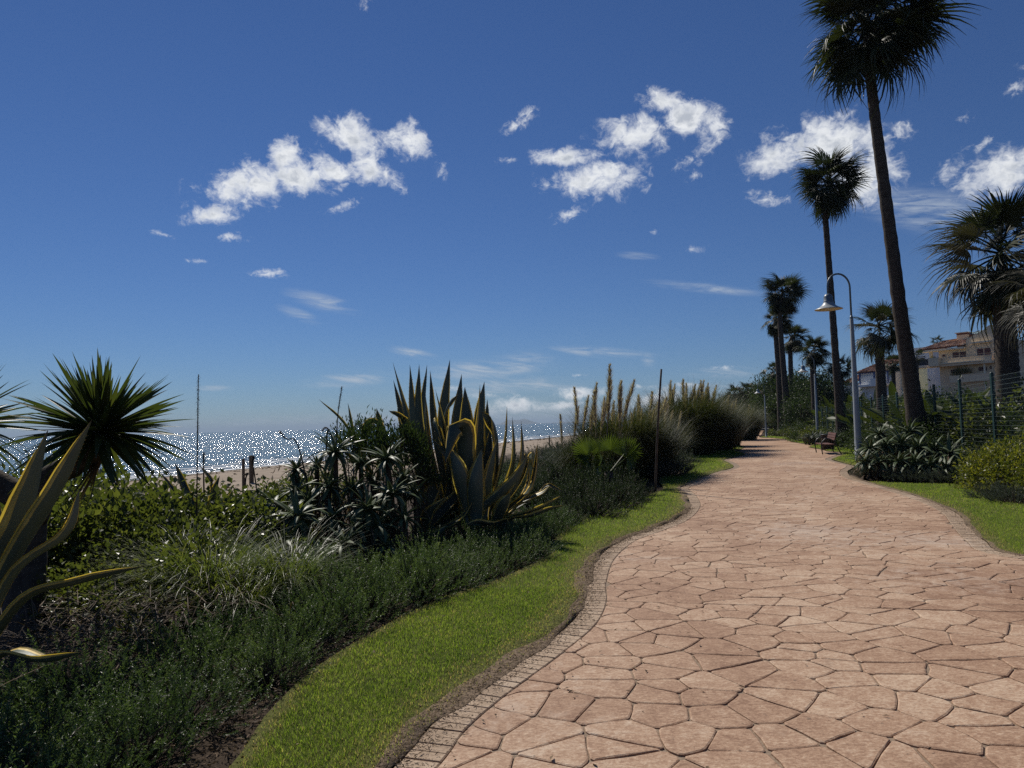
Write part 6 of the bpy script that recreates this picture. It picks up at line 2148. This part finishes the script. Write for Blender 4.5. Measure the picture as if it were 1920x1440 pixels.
def window_part(root, s0, s1, z0, z1, blind, d=0.0, mull=1):
    """Recessed window: frame, pane, and a lowered blind."""
    M = MB()
    w = .07
    fbox(M, s0, s1, z1 - w, z1, d - .12, d + .025)
    fbox(M, s0, s1, z0, z0 + w, d - .12, d + .025)
    fbox(M, s0, s0 + w, z0 + w, z1 - w, d - .12, d + .022)
    fbox(M, s1 - w, s1, z0 + w, z1 - w, d - .12, d + .022)
    for k in range(mull):
        c = s0 + (s1 - s0) * (k + 1) / (mull + 1)
        fbox(M, c - w / 2, c + w / 2, z0 + w, z1 - w, d - .10, d + .015)
    win = M.build('window', MATS['cream_band'] if blind else MATS['white_render'], root, smooth=False)
    M = MB()
    fbox(M, s0 + w, s1 - w, z0 + w, z1 - w, d - .08, d - .05)
    M.build('pane', MATS['dark_glass'], win, smooth=False)
    if blind:
        M = MB()
        n = 9
        for k in range(n):
            a = z0 + w + (z1 - z0 - 2 * w) * k / n
            b = z0 + w + (z1 - z0 - 2 * w) * (k + .86) / n
            fbox(M, s0 + w, s1 - w, a, b, d - .045, d + .004)
        M.build('shutter', MATS['red_shutter'], win, smooth=False)
    return win


def tiled_roof(root, eave0, eave1, ridge0, ridge1, rows, colsn):
    """Rows of barrel tiles on the slope between an eave line and a ridge line (local points)."""
    e0, e1, r0, r1 = [np.array(p, float) for p in (eave0, eave1, ridge0, ridge1)]
    base = MB()
    base.add([e0, e1, r1, r0], [[0, 1, 2, 3]])
    nn = unit(np.cross(e1 - e0, r0 - e0))
    if nn[2] < 0:
        nn = -nn
    th = .10
    base.add([e0 - nn * th, e1 - nn * th, r1 - nn * th, r0 - nn * th], [[3, 2, 1, 0]])
    base.add([e0, e1, e1 - nn * th, e0 - nn * th], [[0, 1, 2, 3]])
    roof = base.build('roof', MATS['brick_band'], root, smooth=False)
    T = MB()
    for j in range(rows):
        for i in range(colsn):
            u0, u1 = i / colsn, (i + .92) / colsn
            v0, v1 = j / rows, (j + 1.12) / rows

            def pt(u, v):
                a, b = e0 + (e1 - e0) * u, r0 + (r1 - r0) * u
                return a + (b - a) * v
            a, b, c, d = pt(u0, v0), pt(u1, v0), pt(u0, v1), pt(u1, v1)
            m0, m1 = (a + b) / 2 + nn * .20, (c + d) / 2 + nn * .12
            lift0, lift1 = nn * .06, nn * .01
            j_ = nn * random.uniform(-.012, .012)
            T.add([a + lift0 + j_, m0 + j_, b + lift0 + j_, c + lift1, m1, d + lift1], [[0, 1, 4, 3], [1, 2, 5, 4]], (random.random(), .5, .5))
    T.build('roof_tiles', MATS['roof_tile'], roof, smooth=False, kind='stuff')
    return roof


def build_cream_building():
    F = Facade(1744, 118, R(34))
    root = F.root('apartment_building', 'cream apartment building with red shutters, long balcony and tiled roof', 'building')

    def q(x, y):
        return F.at(1680 + x / 8, 600 + y / 8)
    sR = q(1700, 600)[0]
    sM = q(1058, 400)[0]
    s0 = q(640, 500)[0]
    zb = 0.5
    z_ledge = q(1000, 575)[1]
    z_slab_b = q(1100, 655)[1]
    z_eave = q(760, 445)[1]
    M = MB()
    fbox(M, s0, sM, zb, z_eave - .05, -9, 0)                        # left block under the tiled roof
    fbox(M, sM, sR, zb, q(1200, 330)[1], -9, .25)                   # right block, a little proud
    wall = M.build('wall', MATS['cream_render'], root, smooth=False)
    # curved parapet of the right block, drawn as a thick wall
    outline = [q(1058, 300), q(1180, 222), q(1262, 180), q(1330, 142), (q(1385, 92)), q(1425, 74), q(1480, 78), q(1540, 100), q(1600, 150), q(1700, 190)]
    zl = q(1200, 330)[1] + .002
    ss = bez([(s, z, 0) for s, z in outline], 40)
    M = MB()
    top = [(p[0], -.25, p[1]) for p in ss]
    bot = [(p[0], -.25, zl) for p in ss]
    tb = [(p[0], .25, p[1]) for p in ss]
    bb = [(p[0], .25, zl) for p in ss]
    n = len(ss)
    M.add(bot + top, gridf(2, n))
    M.add(bb + tb, gridf(2, n)[:, ::-1])
    M.add(top + tb, gridf(2, n))
    M.build('parapet', MATS['cream_render'], root, smooth=False)
    # tiled roof of the left block: front slope and left hip
    e0 = (q(390, 455)[0], -1.1, q(390, 455)[1])
    e1 = (sM, -1.1, q(1055, 385)[1])
    zr = q(810, 300)[1]
    r0 = (q(600, 310)[0], 3.4, zr + .25)
    r1 = (sM, 3.4, zr + .45)
    tiled_roof(root, e0, e1, r0, r1, 8, 22)
    tiled_roof(root, (e0[0], 8.0, e0[2]), e0, (r0[0], 4.6, r0[2]), r0, 9, 22)
    M = MB()
    fbox(M, e0[0] + .1, sM - .01, e0[2] - .42, e0[2] - .12, -1.0, 1.0)
    M.build('eave', MATS['cream_band'], root, smooth=False)
    # roof box with brick band and slab, glass lantern
    c0, c1 = q(812, 250)[0], q(985, 250)[0]
    zt = q(890, 212)[1]
    M = MB()
    fbox(M, c0, c1, z_eave, zt, -4.5, -2.2)
    M.build('chimney', MATS['cream_render'], root, smooth=False)
    M = MB()
    fbox(M, c0 - .01, c1 + .01, zt, zt + .30, -4.52, -2.18)
    fbox(M, c1 + .02, q(1235, 210)[0], q(1100, 235)[1], q(1100, 190)[1], -5, -2.6)
    M.build('brick_band', MATS['brick_band'], root, smooth=False)
    M = MB()
    fbox(M, c0 - .2, c1 + .05, zt + .30, zt + .42, -4.7, -2.0)
    M.build('chimney_slab', MATS['cream_band'], root, smooth=False)
    g0, g1, gz, gt = c1 + .1, q(1225, 180)[0], q(1100, 190)[1], q(1120, 140)[1]
    M = MB()
    m0, m1 = g0 + (g1 - g0) * .35, g0 + (g1 - g0) * .62
    M.add([(g0, 2.7, gz), (g1, 2.7, gz), (g1, 4.9, gz), (g0, 4.9, gz), (m0, 3.6, gt), (m1, 3.6, gt), (m1, 4.0, gt), (m0, 4.0, gt)], [[0, 1, 5, 4], [1, 2, 6, 5], [2, 3, 7, 6], [3, 0, 4, 7], [4, 5, 6, 7]])
    sky = M.build('skylight', MATS['skylight_glass'], root, smooth=False)
    M = MB()
    for u in np.linspace(0, 1, 7):
        M.tube([(g0 + (g1 - g0) * u, 2.69, gz + .02), (m0 + (m1 - m0) * u, 3.59, gt + .02)], .035, 4)
    M.build('glazing_bar', MATS['lamp_grey'], sky, smooth=False)
    # upper windows with lowered red shutters
    for (x0, y0, x1, y1, d) in ((845, 462, 1058, 575, 0), (1225, 405, 1440, 535, .25)):
        a, b = q(x0, y1), q(x1, y0)
        window_part(root, a[0], b[0], min(a[1], z_ledge - .1), b[1], True, d + .03)
    a, b = q(690, 560), q(752, 512)
    window_part(root, a[0], b[0], a[1], b[1], True, .03, 0)
    # ledge over the right window, balcony slab with a long parapet, terrace with dark screen
    M = MB()
    a, b = q(1145, 350), q(1450, 318)
    fbox(M, a[0], b[0], a[1] - .1, a[1] + .12, .252, .85)
    a, b = q(830, 450), q(1055, 430)
    fbox(M, a[0], b[0], a[1], a[1] + .14, .0, .5)
    M.build('ledge', MATS['cream_band'], root, smooth=False)
    zt_, zb_ = q(1080, 565)[1], q(1080, 645)[1]
    sa, sb = q(750, 640)[0], q(1500, 560)[0]
    M = MB()
    fbox(M, sa, sb, zb_, zt_, 1.5, 1.72)
    fbox(M, q(597, 640)[0], sa, zb_ - .25, zt_ + .28, 1.3, 2.5)
    M.build('balcony_parapet', MATS['cream_render'], root, smooth=False)
    M = MB()
    fbox(M, sa + .01, sb, zt_, zt_ + .07, 1.46, 1.80)
    fbox(M, sa + .3, q(1385, 620)[0], zb_ + .02, zb_ + .12, 1.722, 2.15)
    M.build('parapet_coping', MATS['cream_band'], root, smooth=False)
    M = MB()
    fbox(M, q(330, 700)[0], sb + .1, zb_ - .35, zb_ - .02, .0, 1.95)
    M.build('balcony_slab', MATS['cream_render'], root, smooth=False)
    M = MB()
    a, b = q(310, 700), q(596, 606)
    fbox(M, a[0], b[0] - .02, zb_ + .05, zb_ + 1.05, 1.75, 1.80)
    M.build('privacy_screen', MATS['navy_screen'], root, smooth=False)
    M = MB()
    for s in np.linspace(sa + .3, sb - .2, 9):
        M.tube([(s, -1.6, zt_ + .05), (s, -1.6, zt_ + .34)], .022, 5)
    M.tube([(sa + .2, -1.6, zt_ + .34), (sb - .1, -1.6, zt_ + .34)], .022, 5)
    M.build('handrail', MATS['iron'], root, smooth=False)
    # terrace column and dark back wall on the left
    M = MB()
    fbox(M, q(503, 500)[0], q(540, 500)[0], zb_, e0[2] - .42, -.3, .15)
    fbox(M, q(1384, 700)[0], q(1405, 700)[0], zb, zb_ - .36, 1.4, 1.65)
    M.build('pillar', MATS['cream_band'], root, smooth=False)
    # lower storey
    for (x0, y0, x1, y1, d) in ((1245, 690, 1385, 775, .25), (1410, 680, 1455, 745, .25), (820, 730, 940, 800, 0)):
        a, b = q(x0, y1), q(x1, y0)
        window_part(root, a[0], b[0], a[1], b[1], True, d + .03, 0)
    M = MB()
    a, b = q(880, 880), q(1500, 800)
    fbox(M, a[0], sb, b[1] - 1.1, b[1], 1.5, 1.75)
    M.build('balcony_parapet', MATS['cream_render'], root, smooth=False)
    M = MB()
    fbox(M, q(1060, 800)[0], sb, b[1], b[1] + .07, 1.46, 1.80)
    M.build('parapet_coping', MATS['cream_band'], root, smooth=False)
    M = MB()
    a, b = q(1110, 465), q(1135, 450)
    fbox(M, a[0], b[0], a[1], b[1] + .1, .0, .15)
    M.build('wall_lamp', MATS['iron'], root, smooth=False)
    for (x, y, s) in ((590, 560, .8), (1100, 745, .9), (960, 790, 1.1), (1000, 740, 1.0)):
        a = q(x, y)
        p = F.A + F.t * a[0] + F.n * 1.0
        plant_of('balcony_plant', KIT['vine'][0], (p.x, p.y, a[1] - .5), s, 'leafy pot plant on the balcony of the cream building', 'plant', 'plants on the cream building balconies')


def build_white_houses():
    # white house with blue beams
    F = Facade(1611, 128, R(26))
    root = F.root('white_house', 'white house with blue beams, glazed balconies and tiled hip roof', 'building', 'pale houses behind the gardens')

    def q(x, y):
        return F.at(1400 + x / 3.69, 460 + y / 3.69)
    sa, sb = q(782, 900)[0], q(1000, 900)[0]
    ze = q(845, 885)[1]
    M = MB()
    fbox(M, sa, sb, 0, ze, -8, 0)
    M.build('wall', MATS['white_render'], root, smooth=False)
    tiled_roof(root, (sa - .4, -.7, ze + .2), (sb + .3, -.7, ze + .2), (sa + 2.6, 4, ze + 2.4), (sb + .3, 4, ze + 2.6), 9, 26)
    tiled_roof(root, (sa - .4, 8.4, ze + .2), (sa - .4, -.7, ze + .2), (sa + 2.6, 4.6, ze + 2.4), (sa + 2.6, 4, ze + 2.4), 8, 18)
    M = MB()
    fbox(M, sa - .3, sb, ze - .02, ze + .18, -.2, .55)
    for s in (sa + .2, (sa + sb) / 2, sb - .4):
        fbox(M, s, s + .18, q(845, 960)[1], ze - .02, .3, .5)
    M.build('blue_beam', MATS['blue_trim'], root, smooth=False)
    for k, (x0, y0, x1, y1) in enumerate(((800, 905, 828, 950), (836, 900, 862, 950), (800, 985, 826, 1030), (836, 980, 860, 1025), (880, 895, 905, 945))):
        a, b = q(x0, y1), q(x1, y0)
        window_part(root, a[0], b[0], a[1], b[1], False, .03, 1)
    M = MB()
    zc = q(850, 965)[1]
    fbox(M, sa + .1, sb - .1, zc - .35, zc, .0, 1.3)
    fbox(M, (sa + sb) / 2, sb, zc, zc + 1.0, 1.1, 1.3)
    M.build('balcony', MATS['white_render'], root, smooth=False)
    # its lower wing
    F2 = Facade(1584, 132, R(26))
    root2 = F2.root('white_house', 'low white wing with a tiled roof left of the lamp post', 'building', 'pale houses behind the gardens')

    def q2(x, y):
        return F2.at(1400 + x / 3.69, 460 + y / 3.69)
    sa, sb = q2(675, 960)[0], q2(775, 960)[0]
    ze = q2(700, 958)[1]
    M = MB()
    fbox(M, sa, sb, 0, ze, -6, 0)
    M.build('wall', MATS['white_render'], root2, smooth=False)
    tiled_roof(root2, (sa - .4, -.6, ze + .15), (sb, -.6, ze + .15), (sa + 1.2, 3, ze + 1.7), (sb, 3, ze + 1.8), 7, 18)
    M = MB()
    fbox(M, sa - .3, sb, ze - .12, ze + .1, -.2, .5)
    M.build('blue_beam', MATS['blue_trim'], root2, smooth=False)
    for (x0, y0, x1, y1) in ((690, 965, 715, 990), (725, 962, 750, 988)):
        a, b = q2(x0, y1), q2(x1, y0)
        window_part(root2, a[0], b[0], a[1], b[1], False, .03, 0)
    # pale green house and white block seen between the trunks
    for (px, Y, x0, x1, py, mat, lab) in ((1668, 125, 1668, 1700, 690, 'pale_green_render', 'pale green house wall between the spreading palm and the tallest trunk'), (1706, 136, 1706, 1750, 655, 'white_render', 'plain white block behind the left end of the cream building')):
        F3 = Facade(px, Y, R(34))
        r3 = F3.root('pale_house', lab, 'building', 'pale houses behind the gardens')
        a, b = F3.at(x0, py), F3.at(x1, py)
        M = MB()
        fbox(M, a[0], b[0], 0, a[1], -7, 0)
        M.build('wall', MATS[mat], r3, smooth=False)
        M = MB()
        fbox(M, a[0] - .08, b[0] + .08, a[1], a[1] + .16, -7.08, .08)
        M.build('coping', MATS['white_render'], r3, smooth=False)
        window_part(r3, a[0] + (b[0] - a[0]) * .25, a[0] + (b[0] - a[0]) * .45, a[1] - 4.2, a[1] - 2.9, False, .03, 1)


def build_far_end():
    # low grey wall, two kerb steps and a car where the path meets the road
    p = W(1424, 800, 128)
    root = empty('low_wall', (p.x, p.y, 0), 'low grey wall closing the far end of the path', 'wall')
    M = MB()
    M.box((0, 0, .55), (16, .3, 1.1))
    M.build('wall_body', MATS['wall_grey'], root, smooth=False)
    M = MB()
    M.box((0, 0, 1.14), (16.1, .4, .08))
    M.build('coping', MATS['white_render'], root, smooth=False)
    for k, (Y, h) in enumerate(((92, .14), (96, .28))):
        p = W(1425, 805, Y)
        M = MB()
        M.box((0, 0, h / 2 - .05), (7, 1.6, h + .1))
        o = M.build('kerb_step', MATS['wall_grey'], None, (p.x, p.y, 0), smooth=False)
        prop(o, ('lower pale step across the far end of the path', 'upper pale step in front of the road beyond the path')[k], 'step', 'steps at the end of the path')
    p = W(1436, 798, 120)
    M = MB()
    M.box((0, 0, -.02), (30, 8, .06))
    M.build('road', MATS['asphalt'], None, (p.x, p.y, 0), smooth=False, kind='structure')
    root = empty('parked_car', (p.x, p.y - .5, .012), 'small dark parked car beyond the far end of the path', 'car')
    # body from stations along its length (y), seen from behind
    M = MB()
    st = [(-2.0, .30, .62, .72), (-1.95, .25, .86, .80), (-1.5, .22, .92, .84), (-.6, .20, .94, .85), (.6, .20, .90, .85), (1.5, .22, .80, .82), (1.95, .28, .66, .74), (2.0, .34, .58, .66)]
    rings = []
    for y, z0, z1, w in st:
        rings.append([(-w, y, z0 + .1), (-w * .92, y, z0), (w * .92, y, z0), (w, y, z0 + .1), (w, y, z1 - .12), (w * .9, y, z1), (-w * .9, y, z1), (-w, y, z1 - .12)])
    V = np.array(rings).reshape(-1, 3)
    M.add(V, gridf(len(st), 8, True))
    M.add(rings[0], [list(range(7, -1, -1))])
    M.add(rings[-1], [list(range(8))])
    M.build('body', MATS['car_paint'], root)
    M = MB()
    cab = [(-1.75, .90, .74, .72), (-1.25, 1.42, .60, .58), (.1, 1.46, .62, .60), (.95, .90, .76, .74)]
    V = []
    for y, z, w, _ in cab:
        V += [(-w, y, z), (w, y, z)]
    base = []
    for y, z, w, _ in cab:
        base += [(-.78, y, .88), (.78, y, .88)]
    M.add(V, [[0, 1, 3, 2], [2, 3, 5, 4], [4, 5, 7, 6]])
    M.add(V + base, [[0, 2, 10, 8], [2, 4, 12, 10], [4, 6, 14, 12], [1, 9, 11, 3], [3, 11, 13, 5], [5, 13, 15, 7]])
    M.build('cabin', MATS['dark_glass'], root, smooth=False)
    M = MB()
    M.box((0, -.6, 1.475), (1.16, 1.3, .03))
    M.build('roof', MATS['car_paint'], root, smooth=False)
    for sx in (-1, 1):
        M = MB()
        M.box((sx * .62, -1.985, .70), (.26, .06, .14))
        M.build('tail_light', MATS['tail_light'], root, smooth=False)
        for y in (-1.25, 1.25):
            M = MB()
            M.tube([(sx * .68, y, .31), (sx * .86, y, .31)], .31, 16)
            wh = M.build('wheel', MATS['tyre'], root, smooth=False)
            M = MB()
            M.tube([(sx * .86, y, .31), (sx * .868, y, .31)], .19, 12)
            M.build('rim', MATS['lamp_grey'], wh, smooth=False)


build_palms()
build_right_plants()
lamp(1611, 865, 25, 512, .92, 'nearest hooked lamp post with a big bell shade on the right', 1.0)
lamp(1534, 830, 44, 666, .82, 'second hooked lamp post behind the bench', .72)
lamp(1437, 819, 57.6, 718, .60, 'farthest hooked lamp post at the end of the path', .62)
build_bench()
build_fence()
build_cream_building()
build_white_houses()
build_far_end()


# ================================================================ sea haze that fades the far headland and the horizon
def build_haze():
    M = MB()
    z0, z1 = -10.5, 118.0
    M.box((0, 11500, (z0 + z1) / 2), (54000, 32000, z1 - z0))
    o = M.build('haze', [], None, smooth=False, kind='stuff')
    m = bpy.data.materials.new('haze_air')
    m.use_nodes = True
    t = m.node_tree
    t.nodes.clear()
    v = t.nodes.new('ShaderNodeVolumePrincipled')
    v.inputs['Color'].default_value = (0.62, 0.78, 0.95, 1)
    v.inputs['Density'].default_value = HAZE_DENSITY
    v.inputs['Anisotropy'].default_value = 0.0
    out = t.nodes.new('ShaderNodeOutputMaterial')
    t.links.new(v.outputs[0], out.inputs['Volume'])
    m.cycles.homogeneous_volume = True
    o.data.materials.append(m)


HAZE_DENSITY = 1.15e-4
build_haze()
